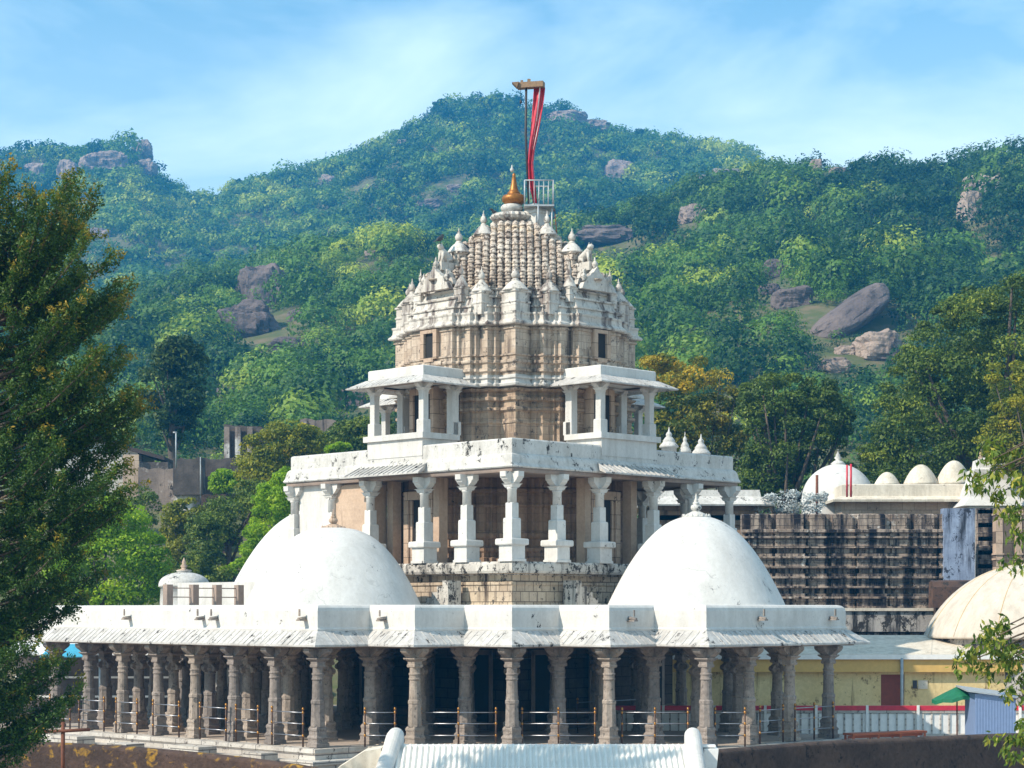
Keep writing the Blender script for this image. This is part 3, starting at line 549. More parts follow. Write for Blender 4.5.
# roof slab, beam, eave, parapet
tp('roof_deck', MB().prism(roofpath, 3.3, 3.72), M['lime'])
tp('beam', MB().sweep(roofpath, [(-.26,2.99),(.24,2.99),(.26,3.06),(.20,3.09),(.20,3.28),(-.26,3.28),(-.26,2.99)]), M['ceil'])
mb = MB(); mb.sweep(roofpath, [(.10,3.285),(.17,3.24),(.60,3.03),(.63,3.045),(.63,3.10),(.12,3.50),(.05,3.52)])
def battens(mb, path, o0, z0, o1, z1, pitch=.27, closed=True, w=.035, hgt=.012):
    n = len(path)
    for i in range(n if closed else n-1):
        a = Vector(path[i]); b = Vector(path[(i+1) % n]); L_ = (b-a).length; d = (b-a)/L_; nn = Vector((d.y, -d.x)); k = int(L_/pitch)
        for q in range(k):
            c = a+d*(q+.5)*L_/k; s = w/2; jit = random.uniform(-.012, .012)
            p = [(c+d*(-s)+nn*o0), (c+d*s+nn*o0), (c+d*s+nn*(o1+jit)), (c-d*s+nn*(o1+jit))]; zz = [z0, z0, z1, z1]
            lo = [(p[j].x, p[j].y, zz[j]-.02) for j in range(4)]; hi = [(p[j].x, p[j].y, zz[j]+hgt) for j in range(4)]
            mb.add(lo+hi, [(3,2,1,0),(4,5,6,7),(0,1,5,4),(1,2,6,5),(2,3,7,6),(3,0,4,7)])
battens(mb, roofpath, .13, 3.50, .63, 3.108); tp('eave', mb, M['eave'])
rp_ = [(.07,3.47),(.09,3.56),(.05,3.62),(.055,3.95),(.05,4.12),(.02,4.22),(-.05,4.285),(-.15,4.31),(-.27,4.29),(-.34,4.22),(-.36,4.1),(-.36,3.7)]
tp('parapet', MB().sweep(roofpath, rp_), M['lime'])
# colonnade
def colmesh(br=True):
    m = MB(); q = lambda pr: m.sqs((0,0,0), pr)
    q([(.25,0),(.25,.11),(.215,.13),(.215,.24),(.235,.26),(.235,.30),(.19,.36),(.19,.48),(.205,.50),(.205,.56),(.17,.62)])
    m.lathe((0,0,0), [(.225,.62),(.205,1.30),(.225,1.32),(.225,1.40),(.195,1.44)], 8, False, PI/8)
    m.lathe((0,0,0), [(.18,1.44),(.165,2.02),(.19,2.04),(.19,2.08),(.17,2.10),(.17,2.17),(.19,2.19),(.19,2.23),(.16,2.25),(.16,2.42)], 16, False)
    q([(.15,2.40),(.175,2.43),(.175,2.49),(.155,2.51),(.155,2.58),(.20,2.62),(.25,2.66),(.25,2.70)])
    for ax in (0, 1):
        for sg in (-1, 1):
            pr = [(.05,2.66),(.20,2.68),(.27,2.74),(.42,2.84),(.47,2.90),(.47,2.985),(.05,2.985)]; w = .14
            A = [((sg*p, -w, z) if ax == 0 else (w, sg*p, z)) for p, z in pr]; B = [((sg*p, w, z) if ax == 0 else (-w, sg*p, z)) for p, z in pr]
            m.loft([A, B] if sg > 0 else [B, A])
            if br:
                pr = [(.12,2.12),(.25,2.10),(.32,2.17),(.30,2.26),(.22,2.30),(.12,2.38)]; w = .06
                A = [((sg*p, -w, z) if ax == 0 else (w, sg*p, z)) for p, z in pr]; B = [((sg*p, w, z) if ax == 0 else (-w, sg*p, z)) for p, z in pr]
                m.loft([A, B] if sg > 0 else [B, A])
    return m
cA = None; cB = None; pts = [(-1.35, j+.5) for j in range(3, 9)]+[(-.2, 5.5),(-.2, 7.5)]
for i in range(-2, 8):
    for j in range(-2, 12):
        inside = (-2 <= i <= 2 and 2 <= j <= 9) or (2 <= i <= 5 and -2 <= j <= 2) or (i+j >= 0 and -1 <= i <= 2 and -1 <= j <= 2) 
        if i+j < 0 or (i, j) in ((2,2),(0,4),(4,0)): inside = inside and (i <= -2 or j <= -2 or i+j >= 0) and not (i, j) in ((2,2),(0,4),(4,0))
        if (i, j) in ((-2,1),(1,-2),(-1,0),(0,-1)): inside = False
        if 7 <= i <= 7 and j in (9, 11): inside = True
        if i in (2, 4) and j == 11: inside = True
        if inside: pts.append((i, j))
for (i, j) in pts:
    front = (i+j == 0) or i == -2 or j == -2 or (i+j == 1 and abs(i) <= 2)
    src = cA if front else cB
    if src is None:
        o = tp('column', colmesh(not front), M['colstone']); 
        if front: cA = o
        else: cB = o
    else: o = src.copy(); col.objects.link(o); o.parent = T0
    o.location = (min(i, 5.0)*CS, j*CS, 0)
# ground shrine
def shrine(x0, x1, y0, y1, z0, z1, mat, name, door=1.0, dh=2.0):
    mb = MB(); pr = [(0,z0),(.16,z0),(.16,z0+.3),(.08,z0+.36),(.12,z0+.46),(.12,z0+.6),(.0,z0+.7),(0,z1-.55),(.08,z1-.5),(.02,z1-.42),(.1,z1-.3),(.1,z1)]
    path = [(x0,y0),(x1,y0),(x1,y1),(x0,y1)]; mb.sweep(path, pr); mb.prism(path, z0, z1); return tp(name, mb, mat)
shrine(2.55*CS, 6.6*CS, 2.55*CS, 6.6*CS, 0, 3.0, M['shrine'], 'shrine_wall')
for t in (3.2, 4.6, 6.0):
    for ax in (0, 1):
        f = 2.55*CS; a, b = t*CS-.42, t*CS+.42
        if ax == 0: m1 = MB().box(f-.20,a-.14,.3,f-.13,a,2.75).box(f-.20,b,.3,f-.13,b+.14,2.75).box(f-.20,a-.14,2.6,f-.13,b+.14,2.78); m2 = MB().box(f-.19,a,.3,f-.14,b,2.6)
        else: m1 = MB().box(a-.14,f-.20,.3,a,f-.13,2.75).box(b,f-.20,.3,b+.14,f-.13,2.75).box(a-.14,f-.20,2.6,b+.14,f-.13,2.78); m2 = MB().box(a,f-.19,.3,b,f-.14,2.6)
        fr = tp('doorway', m1, M['ceil']); m2.build('opening', M['dark'], fr, True)  # near-black slab on the solid wall, painted as the shaded recess
# ---- big domes
def dome(c, r, h, p=.5, base=.0, name='dome', sq=0):
    prof = [(r*1.02,4.0),(r*1.02,4.22)]
    for k in range(0, 33):
        t = math.sin(PI/2*k/32); prof.append((r*(1-t)**p*(1-.03*t), 4.22+h*t))
    mb = MB(); mb.lathe((c[0],c[1],0), prof, 64)
    if sq: mb.box(c[0]-sq, c[1]-sq, 3.7, c[0]+sq, c[1]+sq, 5.3)
    return tp(name, mb, M['dome'])
def w2l(x, y): return ((x+y)/S2, (y-x)/S2)
cl = w2l(-5.92, 5.6); dl = dome(cl, 2.95, 2.66, .37)
cr = w2l(6.1, 5.6); dr_ = dome(cr, 2.98, 3.05, .44)
cb = w2l(-7.5, 20.4); db = dome(cb, 4.25, 4.1, .40)
tp('dome_base', MB().box(cb[0]-4.3, cb[1]-4.3, 3.7, cb[0]+4.3, cb[1]+4.3, 5.25), M['lime_clean'])
cb2 = w2l(7.2, 20.0); dome(cb2, 3.2, 3.0)
def pot(c, z, s, mat, parent, name='finial', lotus=True):
    mb = MB()
    if lotus:
        mb.lathe((c[0],c[1],z-.06*s), [(.62*s,0),(.66*s,.05*s),(.60*s,.09*s),(.50*s,.10*s),(.46*s,.16*s),(.30*s,.24*s),(.18*s,.30*s)], 20, False)
        for k in range(16):
            a = 2*PI*k/16; mb.lathe((c[0]+.60*s*math.cos(a), c[1]+.60*s*math.sin(a), z-.05*s), [(.05*s,0),(.07*s,.06*s),(.02*s,.17*s)], 6)
    mb.lathe((c[0],c[1],z+.18*s), [(.14*s,0),(.10*s,.06*s),(.20*s,.12*s),(.25*s,.22*s),(.22*s,.32*s),(.11*s,.37*s),(.16*s,.41*s),(.15*s,.45*s),(.08*s,.49*s),(.11*s,.53*s),(.06*s,.60*s),(.05*s,.70*s),(.015*s,.86*s)], 18)
    return mb.build(name, mat, parent, True)
pot(cl, 6.86, .62, M['pinkstone'], dl); pot(cr, 7.24, .74, M['lime_old'], dr_); pot(cb, 8.25, .8, M['lime_old'], db)
# little parapet vents / spouts
def spout(face, t, z, off=.05):
    mb = MB(); x0 = -2*CS if face == 'L' else t; y0 = t if face == 'L' else -2*CS
    if face == 'L': mb.tube([(x0+.1,t,z),(x0-.34,t,z-.05)], .055, 8); mb.box(x0-.36,t-.09,z-.10,x0-.06,t+.09,z-.055); mb.box(x0-.30,t-.02,z+.04,x0-.27,t+.05,z+.26)
    else: mb.tube([(t,y0+.1,z),(t,y0-.34,z-.05)], .055, 8); mb.box(t-.09,y0-.36,z-.10,t+.09,y0-.06,z-.055); mb.box(t-.05,y0-.30,z+.04,t+.02,y0-.27,z+.26)
    tp('rain_spout', mb, M['colstone'])
for t in (2.25, 4.4, 4.75, 6.75): spout('L', t*CS, 3.92)
for t in (3.2, 5.0): spout('R', t*CS, 3.92)
for (fx, fy, ax) in ((-1*CS, 1.62*CS, 'L'), (1.4*CS, -1*CS, 'R')):
    mb = MB()
    if ax == 'L': mb.tube([(fx+.1,fy,3.92),(fx-.36,fy,3.86)], .055, 8).box(fx-.36,fy-.09,3.80,fx-.06,fy+.09,3.845).box(fx-.30,fy-.02,3.95,fx-.27,fy+.03,4.15)
    else: mb.tube([(fx,fy+.1,3.92),(fx,fy-.36,3.86)], .055, 8).box(fx-.09,fy-.36,3.80,fx+.09,fy-.06,3.845).box(fx-.03,fy-.30,3.95,fx+.02,fy-.27,4.15)
    tp('rain_spout', mb, M['colstone'])
# ---- second storey
A0 = 3.25; SD = 11.3; A1 = A0+SD; CC = (A0+A1)/2
sq = lambda a, b=None: [(a,a),(A0+A1-a,a),(A0+A1-a,A0+A1-a),(a,A0+A1-a)]
tp('upper_plinth', MB().sweep(sq(A0+.12), [(-.5,4.0),(.10,4.0),(.10,4.3),(.02,4.36),(.02,4.95),(.07,4.99),(.07,5.06),(.0,5.1),(.0,5.32),(.12,5.40)]), M['plinth'])
tp('upper_floor', MB().sweep(sq(A0), [(-.2,5.36),(.22,5.36),(.26,5.44),(.26,5.66),(.20,5.74),(-.4,5.74)]).prism(sq(A0+.1), 5.3, 5.738), M['plinth_top'])
for sgn in (0, 1):      # stairs up to the upper floor either side
    mb = MB()
    for k in range(6):
        a = (A0-.75, A0+2.25+.27*k, A0-.16, A0+2.25+.27*(k+1))
        if sgn: a = (a[1], a[0], a[3], a[2])
        mb.box(a[0], a[1], 3.9, a[2], a[3], 5.32-.19*(k+1))
    tp('stair', mb, M['plinth_top'])
co = [.02, 2.15, 4.25, 7.05, 9.15, 11.28]
def upcol():
    m = MB(); q = lambda pr: m.sqs((0,0,0), pr)
    q([(.33,0),(.33,.08),(.30,.09),(.30,.52),(.375,.54),(.39,.57),(.39,.70),(.37,.74),(.21,.76)])
    q([(.205,.74),(.205,1.38),(.185,1.42)]); q([(.15,1.40),(.15,1.9),(.14,1.92)])
    m.lathe((0,0,0), [(.155,1.90),(.15,2.34),(.175,2.36),(.175,2.42)], 14)
    q([(.16,2.41),(.19,2.46),(.20,2.5),(.25,2.54)])
    for ax in (0, 1):
        for sg in (-1, 1):
            pr = [(.05,2.50),(.18,2.52),(.22,2.57),(.34,2.67),(.36,2.72),(.42,2.76),(.43,2.93),(.05,2.93)]; w = .13
            A = [((sg*p, -w, z) if ax == 0 else (w, sg*p, z)) for p, z in pr]; B = [((sg*p, w, z) if ax == 0 else (-w, sg*p, z)) for p, z in pr]
            m.loft([A, B] if sg > 0 else [B, A])
    return m
c0 = tp('column', upcol(), M['lime']); first = True; up = set()
for t in co:
    for p in ((A0+.02, A0+t), (A0+t, A0+.02), (A1-.02, A0+t), (A0+t, A1-.02)): up.add((round(p[0],2), round(p[1],2)))
for k, p in enumerate(sorted(up)):
    o = c0 if k == 0 else c0.copy()
    if k: col.objects.link(o); o.parent = T0
    o.location = (p[0], p[1], 5.735)
# inner pilasters & walls of second storey
tp('wall_panel', MB().box(A0+.06, A1-2.0, 5.73, A0+.2, A1-.25, 8.68), M['lime_clean'])
tp('wall_panel', MB().box(A0+.06, A1-4.1, 5.73, A0+.9, A1-2.25, 8.6), M['pinkplain'])
tp('upper_ceiling', MB().prism(sq(A0+.05), 8.74, 8.95), M['ceil'])
tp('upper_beam', MB().sweep(sq(A0), [(-.22,8.66),(.18,8.66),(.2,8.72),(.2,8.79),(-.22,8.79),(-.22,8.66)]), M['ceil'])
tp('upper_parapet_foot', MB().sweep(sq(A0), [(-.3,8.80),(.26,8.80),(.29,8.84),(.23,8.95),(.20,9.12),(.16,9.22),(.10,9.27),(-.2,9.27)]), M['lime_old'])
tp('upper_parapet', MB().sweep(sq(A0), [(.08,9.262),(.08,9.72),(.05,9.765),(.0,9.78),(-.16,9.775),(-.19,9.74),(-.19,9.0)]), M['lime_old'])
tp('upper_roof', MB().prism(sq(A0+.1), 8.95, 9.2), M['lime'])
# sloping eaves under the porches
pc = (4.4, 7.0)
for ax in range(4):
    mb = MB()
    y0, y1 = A0+3.6, A0+7.7
    P = [(A0-.14, 9.14), (A0-.86, 8.80), (A0-.86, 8.75), (A0-.14, 8.93)]
    def tr(x, y, z):
        if ax == 0: return (x, y, z)
        if ax == 1: return (y, x, z)
        if ax == 2: return (A0+A1-x, y, z)
        return (y, A0+A1-x, z)
    a = [tr(x, y0+(.35 if k in (0,3) else 0), z) for k, (x, z) in enumerate(P)]; b = [tr(x, y1-(.35 if k in (0,3) else 0), z) for k, (x, z) in enumerate(P)]
    mb.loft([a, b])
    for q in range(15):
        y = y0+.3+(y1-y0-.6)*q/14; mb.add([tr(A0-.15,y-.02,9.13),tr(A0-.15,y+.02,9.13),tr(A0-.87,y+.02,8.79),tr(A0-.87,y-.02,8.79),tr(A0-.15,y-.02,9.18),tr(A0-.15,y+.02,9.18),tr(A0-.87,y+.02,8.83),tr(A0-.87,y-.02,8.83)], [(3,2,1,0),(4,5,6,7),(0,1,5,4),(1,2,6,5),(2,3,7,6),(3,0,4,7)])
    tp('sloping_eave', mb, M['eave'])
# ---- porches of the third storey
def porcol():
    m = MB(); q = lambda pr: m.sqs((0,0,0), pr)
    q([(.17,0),(.17,.44),(.15,.47)]); q([(.118,.45),(.118,1.42)]); q([(.13,1.40),(.13,1.45),(.17,1.5),(.2,1.54)])
    for ax in (0, 1):
        for sg in (-1, 1):
            pr = [(.04,1.50),(.15,1.52),(.27,1.60),(.35,1.66),(.36,1.75),(.04,1.75)]; w = .10
            A = [((sg*p, -w, z) if ax == 0 else (w, sg*p, z)) for p, z in pr]; B = [((sg*p, w, z) if ax == 0 else (-w, sg*p, z)) for p, z in pr]
            m.loft([A, B] if sg > 0 else [B, A])
    return m
def porch(ax):
    h = SD/2; p = empty('porch', (A0+h, A0+h, 0), R(90)*ax); p.parent = T0     # canonical: porch projects to -x
    x0, x1, y0, y1 = -h, -4.1, -1.27, 1.27; w = MB
    w().box(x0-.10,y0-.16,9.42,x1,y1+.16,10.02).box(x0-.06,y0-.12,9.0,x1,y1+.12,9.43).build('porch_base', M['lime_clean'], p, True)
    w().box(x0-.20,y0-.28,10.02,x0+.36,y1+.28,10.22).box(x0+.35,y0-.28,10.021,x1+.0,y0+.24,10.219).box(x0+.35,y1-.24,10.022,x1+.0,y1+.28,10.218).build('seat_slab', M['lime_clean'], p, True)
    first = None
    for (cx, cy) in ((x0+.10,y0),(x0+.10,y1),(x1-.02,y0),(x1-.02,y1)):
        o = porcol().build('column', M['lime_clean'], p, True) if first is None else first.copy()
        if first is None: first = o
        else: col.objects.link(o); o.parent = p
        o.location = (cx, cy, 10.215)
    for y_ in (y0-.17, y1-.12): w().box(x1-.25,y_,10.2,x1+.02,y_+.29,11.9).build('pilaster', M['lime_clean'], p, True)
    path = [(x0,y0-.1),(x1+.3,y0-.1),(x1+.3,y1+.1),(x0,y1+.1)]
    m = w(); m.sweep(path, [(-.2,11.94),(.16,11.94),(.2,12.0),(.14,12.03),(-.2,12.03)]); m.build('porch_beam', M['ceil'], p, True)
    m = w(); m.sweep([(x1+.3,y1+.1),(x0,y1+.1),(x0,y0-.1),(x1+.3,y0-.1)][::1] if False else [(x0,y0-.1),(x1,y0-.1),(x1,y1+.1),(x0,y1+.1)], [(.0,12.06),(.12,12.02),(.60,11.86),(.63,11.87),(.63,11.91),(.12,12.19),(0,12.2)])
    battens(m, [(x0,y1+.1),(x0,y0-.1)][::1], .13, 12.18, .63, 11.915, .2, False); battens(m, [(x0,y0-.1),(x1,y0-.1)], .13, 12.18, .63, 11.915, .2, False)
    m.build('porch_eave', M['eave'], p, True)
    m = w(); m.prism(path, 12.0, 12.25); m.sweep(path, [(.06,12.16),(.06,12.50),(.03,12.53),(-.12,12.53),(-.14,12.2)]); m.build('porch_roof', M['lime'], p, True)
    w().box(-4.42,-.62,10.0,-3.9,.62,11.95).box(-4.5,-.62,10.0,-4.42,-.44,11.9).box(-4.5,.44,10.0,-4.42,.62,11.9).box(-4.5,-.44,11.7,-4.42,.44,11.9).build('door_frame', M['pinkstone'], p, True)
    w().box(-4.45,-.40,10.0,-4.425,.40,11.7).build('doorway', M['dark'], p, True)  # near-black panel gives the shade of the doorway as colour
for ax in range(4): porch(ax)
# doorways behind the second-storey colonnade
for ax in range(4):
    p = empty('doorway', (CC, CC, 0), R(90)*ax); p.parent = T0
    MB().box(-4.66,-.75,5.75,-4.05,-.5,8.3).box(-4.66,.5,5.75,-4.28,.75,8.3).box(-4.66,-.5,8.0,-4.28,.5,8.3).box(-4.58,-.5,5.75,-4.3,-.38,8.0).box(-4.58,.38,5.75,-4.3,.5,8.0).build('door_frame', M['pinkstone'], p, True)
    MB().box(-4.52,-.38,5.75,-4.3,.38,8.0).build('door', M['dark'], p, True)  # solid near-black box in the frame, imitating the dark of an open doorway
    for y_ in (-1.35, 1.05): MB().box(-4.9,y_,5.75,-4.5,y_+.3,8.7).build('pilaster', M['pinkplain'], p, True)
# ---- the sanctuary tower
def plan(s=1.0, inset=0.):
    q = [(4.3,0),(4.3,1.12),(4.12,1.12),(4.12,1.26),(4.0,1.26),(4.0,1.72),(3.82,1.72),(3.82,1.84),(3.66,1.84),(3.66,2.26),(3.40,2.26),(3.40,2.40),(3.16,2.40),(3.16,2.56),(3.22,2.56),(3.22,3.22)]
    oct_ = q[1:]; quarter = oct_+[(y, x) for x, y in reversed(oct_[:-1])]
    P = []
    for k in range(4):
        a = k*PI/2; ca, sa = round(math.cos(a)), round(math.sin(a)); P += [(x*ca-y*sa, x*sa+y*ca) for x, y in quarter]
    return [(x*s*.98, y*s*.98) for x, y in P]
def offs(P, o):
    n = len(P); out = []
    for i in range(n):
        p, a, b = Vector(P[i]), Vector(P[i-1]), Vector(P[(i+1) % n]); d1 = (p-a).normalized(); d2 = (b-p).normalized(); m = Vector((d1.y,-d1.x))+Vector((d2.y,-d2.x)); m = m/max(m.length_squared*.5, .3); out.append((p.x+m.x*o, p.y+m.y*o))
    return out
def towerloft(prof, mat, name):    # prof [(z, scale, offset)]
    base = plan(); mb = MB(); rings = []
    for z, s, o in prof:
        P = offs([(x*s, y*s) for x, y in base], o) if abs(o) > 1e-6 else [(x*s, y*s) for x, y in base]
        rings.append([(CC+x, CC+y, z) for x, y in P])
    mb.loft(rings); return tp(name, mb, mat)
towerloft([(5.6,1,.10),(5.95,1,.10),(5.98,1,.02),(6.12,1,.02),(6.2,1,.08),(6.3,1,.08),(6.36,1,-.02),(6.6,1,-.02),(6.66,1,.05),(6.8,1,.05),(6.86,1,-.04),(7.7,1,-.04),(7.74,1,.02),(7.82,1,.02),(7.84,1,-.04),(8.2,1,-.04),(8.24,1,.05),(8.34,1,.05),(8.4,1,-.04),(8.9,1,-.04),(8.9,1,-.06)], M['inner'], 'sanctum_wall')
towerloft([(8.9,.97,-.05),(9.6,.97,-.05),(9.64,.97,.0),(9.75,.97,.0),(9.8,.97,-.05),(10.6,.97,-.05),(10.63,.97,-.01),(10.7,.97,-.01),(10.74,.97,-.05),(11.0,.97,-.04),(11.08,.97,.05),(11.16,.97,.05),(11.2,.97,-.03),(11.38,.97,-.03),(11.42,.97,.06),(11.52,.97,.06),(11.56,.97,-.06),(11.7,.97,-.06),(11.74,.97,.03),(11.8,.97,.08),(11.83,.97,.08),(11.84,.97,-.04),(11.9,.97,-.04)], M['tower'], 'tower_wall')
towerloft([(11.88,1,-.06),(11.9,1,.10),(11.97,1,.12),(12.03,1,.05),(12.12,1,.03),(12.16,1,.09),(12.22,1,.09),(12.24,1,-.05),(12.3,1,-.05)], M['lime_old'], 'cornice')
towerloft([(12.26,1,-.06),(12.38,1,-.06),(12.42,1,.02),(12.5,1,.02),(12.54,1,-.03),(12.66,1,-.03),(12.72,1,.04),(12.80,1,.04),(12.83,1,-.02),(12.92,1,-.02),(12.96,1,.03),(13.01,1,.03),(13.03,1,-.05),(13.86,1,-.05),(13.88,1,.0),(13.95,1,.0),(13.97,1,-.05),(14.05,1,-.05)], M['drum'], 'drum_wall')
towerloft([(14.0,1,-.05),(14.02,1,.13),(14.06,1,.15),(14.10,1,.14),(14.16,1,.07),(14.22,1,.03),(14.36,1,.02),(14.42,1,.05),(14.47,1,.05),(14.5,.985,-.04),(14.66,.975,-.04),(14.68,.975,.02),(14.73,.975,.02),(14.75,.965,-.04),(15.0,.945,-.05),(15.02,.945,.02),(15.08,.945,.02),(15.1,.92,-.06),(15.3,.90,-.06),(15.33,.90,.0),(15.38,.90,.0),(15.4,.86,-.06),(15.6,.80,-.06)], M['tier'], 'spire_foot')
for ax in range(4):      # little windows of the drum
    p = empty('window', (CC, CC, 0), R(90)*ax); p.parent = T0
    MB().box(-4.34,-.42,12.95,-4.0,-.24,13.98).box(-4.34,.24,12.95,-4.0,.42,13.98).box(-4.34,-.24,12.85,-4.0,.24,13.0).box(-4.34,-.24,13.86,-4.0,.24,13.98).build('window_frame', M['pinkstone'], p, True)
    MB().box(-4.235,-.24,13.0,-4.0,.24,13.86).build('opening', M['dark'], p, True)  # window depth imitated by a near-black box, its shade put into the colour
    MB().box(-4.30,-.62,12.72,-4.0,.62,12.86).build('sill', M['drum'], p, True)
# heights of the stepped spire
def env(r): return float(np.interp(r, [0,.75,1.3,1.85,2.45,2.85,3.25,3.6,3.9,4.15], [18.3,18.25,18.0,17.45,17.0,16.75,16.35,16.0,15.6,15.2]))
def spirelet(mb, cx, cy, R0, z0, z1, tap=.26, cap=True):
    n = max(12, int(2*PI*R0/.33)//4*4); N2 = n*4; rings = []; z = 15.0+math.floor((z0-15.0)/.128)*.128
    def ring(z, f):
        t = max(0, (z-z0)/(z1-z0)); r = R0*(1-tap*t**1.6)*f; out = []
        for i in range(N2):
            a = 2*PI*i/N2; k = 1-(0., .02, .14, .02)[i % 4]*(1.3/max(R0, .7)); sqf = 1/max(abs(math.cos(a)), abs(math.sin(a)))**.35
            out.append((CC+cx+r*k*sqf*math.cos(a), CC+cy+r*k*sqf*math.sin(a), z))
        return out
    while z < z1:
        e = .028/R0; rings += [ring(z, 1-e), ring(z+.03, 1-e), ring(z+.045, 1+e), ring(z+.10, 1+e), ring(z+.115, 1)]; z += .128
    rings += [ring(z, .8), ring(z+.06, .5)]; mb.loft(rings)
def envz(r): return float(np.interp(r, [0,.9,1.2,1.6,2.1,2.6,3.0,3.35,3.7], [18.25,18.22,18.02,17.68,17.3,16.95,16.55,16.15,15.6]))
mb = MB(); pt = .262; K = 15
for a in range(-K, K+1):
    for b in range(-K, K+1):
        X, Y = a*pt, b*pt; r = math.hypot(X, Y)
        if r > 3.5: continue
        z1 = envz(r); x, y = (X+Y)/S2, (Y-X)/S2
        nb = min(envz(math.hypot(X+da*pt, Y+db*pt)) for da, db in ((1,0),(-1,0),(0,1),(0,-1),(1,1),(-1,-1),(1,-1),(-1,1)))
        z0 = max(nb-.55, 14.9); z = 15.0+math.floor((z0-15.0)/.115)*.115; pr = []; big = .126
        while z < z1-.03:
            pr += [(big*.84, z), (big*.84, z+.028), (big*1.05, z+.042), (big*1.06, z+.085), (big*.92, z+.104)]; z += .115
        if not pr: continue
        pr += [(big*.8, z), (big*.3, z+.05)]
        mb.lathe((CC+x, CC+y, 0), pr, 8, False, PI/8)
tp('spire_ribs', mb, M['rib'])
tp('spire_core', MB().lathe((CC,CC,0), [(3.5,14.7),(3.1,15.2),(2.6,15.9),(2.1,16.4),(1.7,17.0),(1.2,17.4),(.8,17.8),(.5,18.1)], 16, False), M['rib'])
def turret(x, y, z0, zc, w, name='turret', capm='tier', body='tier', sq_=True):
    mb = MB(); c = (CC+x, CC+y, 0)
    if zc-z0 > .05: mb.sqs(c, [(w*.92,z0),(w*.92,z0+(zc-z0)*.45),(w*1.0,z0+(zc-z0)*.48),(w*1.0,z0+(zc-z0)*.54),(w*.9,z0+(zc-z0)*.57),(w*.9,zc-.08),(w*1.02,zc-.06),(w*1.02,zc)])
    o = tp(name, mb, M[body]) if zc-z0 > .05 else None
    m2 = MB(); w *= .84; m2.lathe(c, [(w*1.45,zc-.01),(w*1.5,zc+.03),(w*1.42,zc+.05),(w*1.22,zc+.13),(w*.95,zc+.23),(w*.62,zc+.32),(w*.42,zc+.36),(w*.45,zc+.39),(w*.25,zc+.44)], 20)
    s = min(w*.8, .27); m2.lathe((c[0],c[1],zc+.44), [(s*.35,0),(s*.55,.05),(s*.62,.14),(s*.40,.24),(s*.22,.27),(s*.26,.31),(s*.1,.36),(.01,.46)], 12)
    m2.build('turret_cap', M[capm], o, True) if o else tp('turret_cap', m2, M[capm])
for k in range(4):
    a = k*PI/2; ca, sa = round(math.cos(a)), round(math.sin(a)); rot = lambda x, y: (x*ca-y*sa, x*sa+y*ca)
    turret(*rot(1.62, 0), 17.3, 17.66, .30, body='rib'); turret(*rot(2.85, 0), 16.3, 16.86, .34, body='rib')
    for (x, y, z0, zc, w) in ((2.74,2.74,14.4,15.22,.38),(3.46,1.8,14.4,15.2,.29),(1.8,3.46,14.4,15.2,.29),(3.72,1.05,14.9,15.42,.20),(1.05,3.72,14.9,15.42,.20)):
        turret(*rot(x, y), z0, zc, w)
    # sloping chain of small finials down the cardinal gables, and the gable itself
    p = empty('gable', (CC, CC, 0), a); p.parent = T0
    G = [(-1.0,15.40),(1.0,15.40),(.86,15.62),(.70,15.66),(.62,15.84),(.48,15.88),(.38,15.98),(.25,16.02),(.0,16.24),(-.25,16.02),(-.38,15.98),(-.48,15.88),(-.62,15.84),(-.70,15.66),(-.86,15.62)]
    for d_, xx in ((.22, 3.86), (.2, 3.5)):
        kk = 1 if xx > 3.6 else .8
        MB().loft([[(xx, y*kk*.78, z+(0 if kk == 1 else .2)) for y, z in G], [(xx+d_, y*kk*.78, z+(0 if kk == 1 else .2)) for y, z in G]]).build('pediment', M['tier'], p, True)
    MB().lathe((4.06,0,15.74), [(.18,0),(.2,.03),(.2,.06),(.01,.07)], 12, False).build('niche', M['drum'], p, True)
    for (x, y, z) in ((3.96,0,16.22),(3.98,.6,15.72),(3.98,-.6,15.72)):
        MB().lathe((x, y, z-.03), [(.07,0),(.05,.04),(.10,.10),(.11,.16),(.06,.24),(.03,.27),(.045,.30),(.01,.40)], 8).build('small_finial', M['tier'], p, True)
# seated lions on the gables
def lion(k):
    a = k*PI/2; p = empty('lion_statue', (CC+3.58*round(math.cos(a)), CC+3.58*round(math.sin(a)), 16.42), a); p.parent = T0; p.scale = (.82, .82, .82)
    mb = MB(); mb.tube([(-.42,0,.08),(-.30,0,.22),(-.10,0,.34),(.08,0,.50),(.16,0,.62)], [.10,.19,.19,.16,.11], 10)
    mb.tube([(.14,0,.60),(.22,0,.70),(.34,0,.69)], [.13,.14,.07], 10); mb.tube([(-.35,0,.1),(-.5,0,.3),(-.42,0,.5)], [.04,.035,.03], 6)
    for s in (-1, 1): mb.tube([(.12,.09*s,.45),(.17,.10*s,.2),(.2,.10*s,.0)], [.08,.055,.05], 8); mb.tube([(-.3,.12*s,.18),(-.12,.15*s,.14),(-.1,.15*s,.0)], [.10,.07,.05], 8); mb.lathe((.2,.08*s,.80), [(.03,0),(.01,.06)], 6)
    mb.box(-.5,-.22,-.35,.34,.22,.02); mb.build('lion', M['tier'], p, True)
for k in range(4): lion(k)
# the tower stands a hand's breadth off the middle of its terraces
tower_parts = ('cornice','drum_wall','spire_foot','spire_ribs','spire_core','turret','gable','lion_statue','window','tower_wall')
for o in list(T0.children):
    if o.name.split('.')[0] in tower_parts: o.location.x += .085; o.location.y -= .085
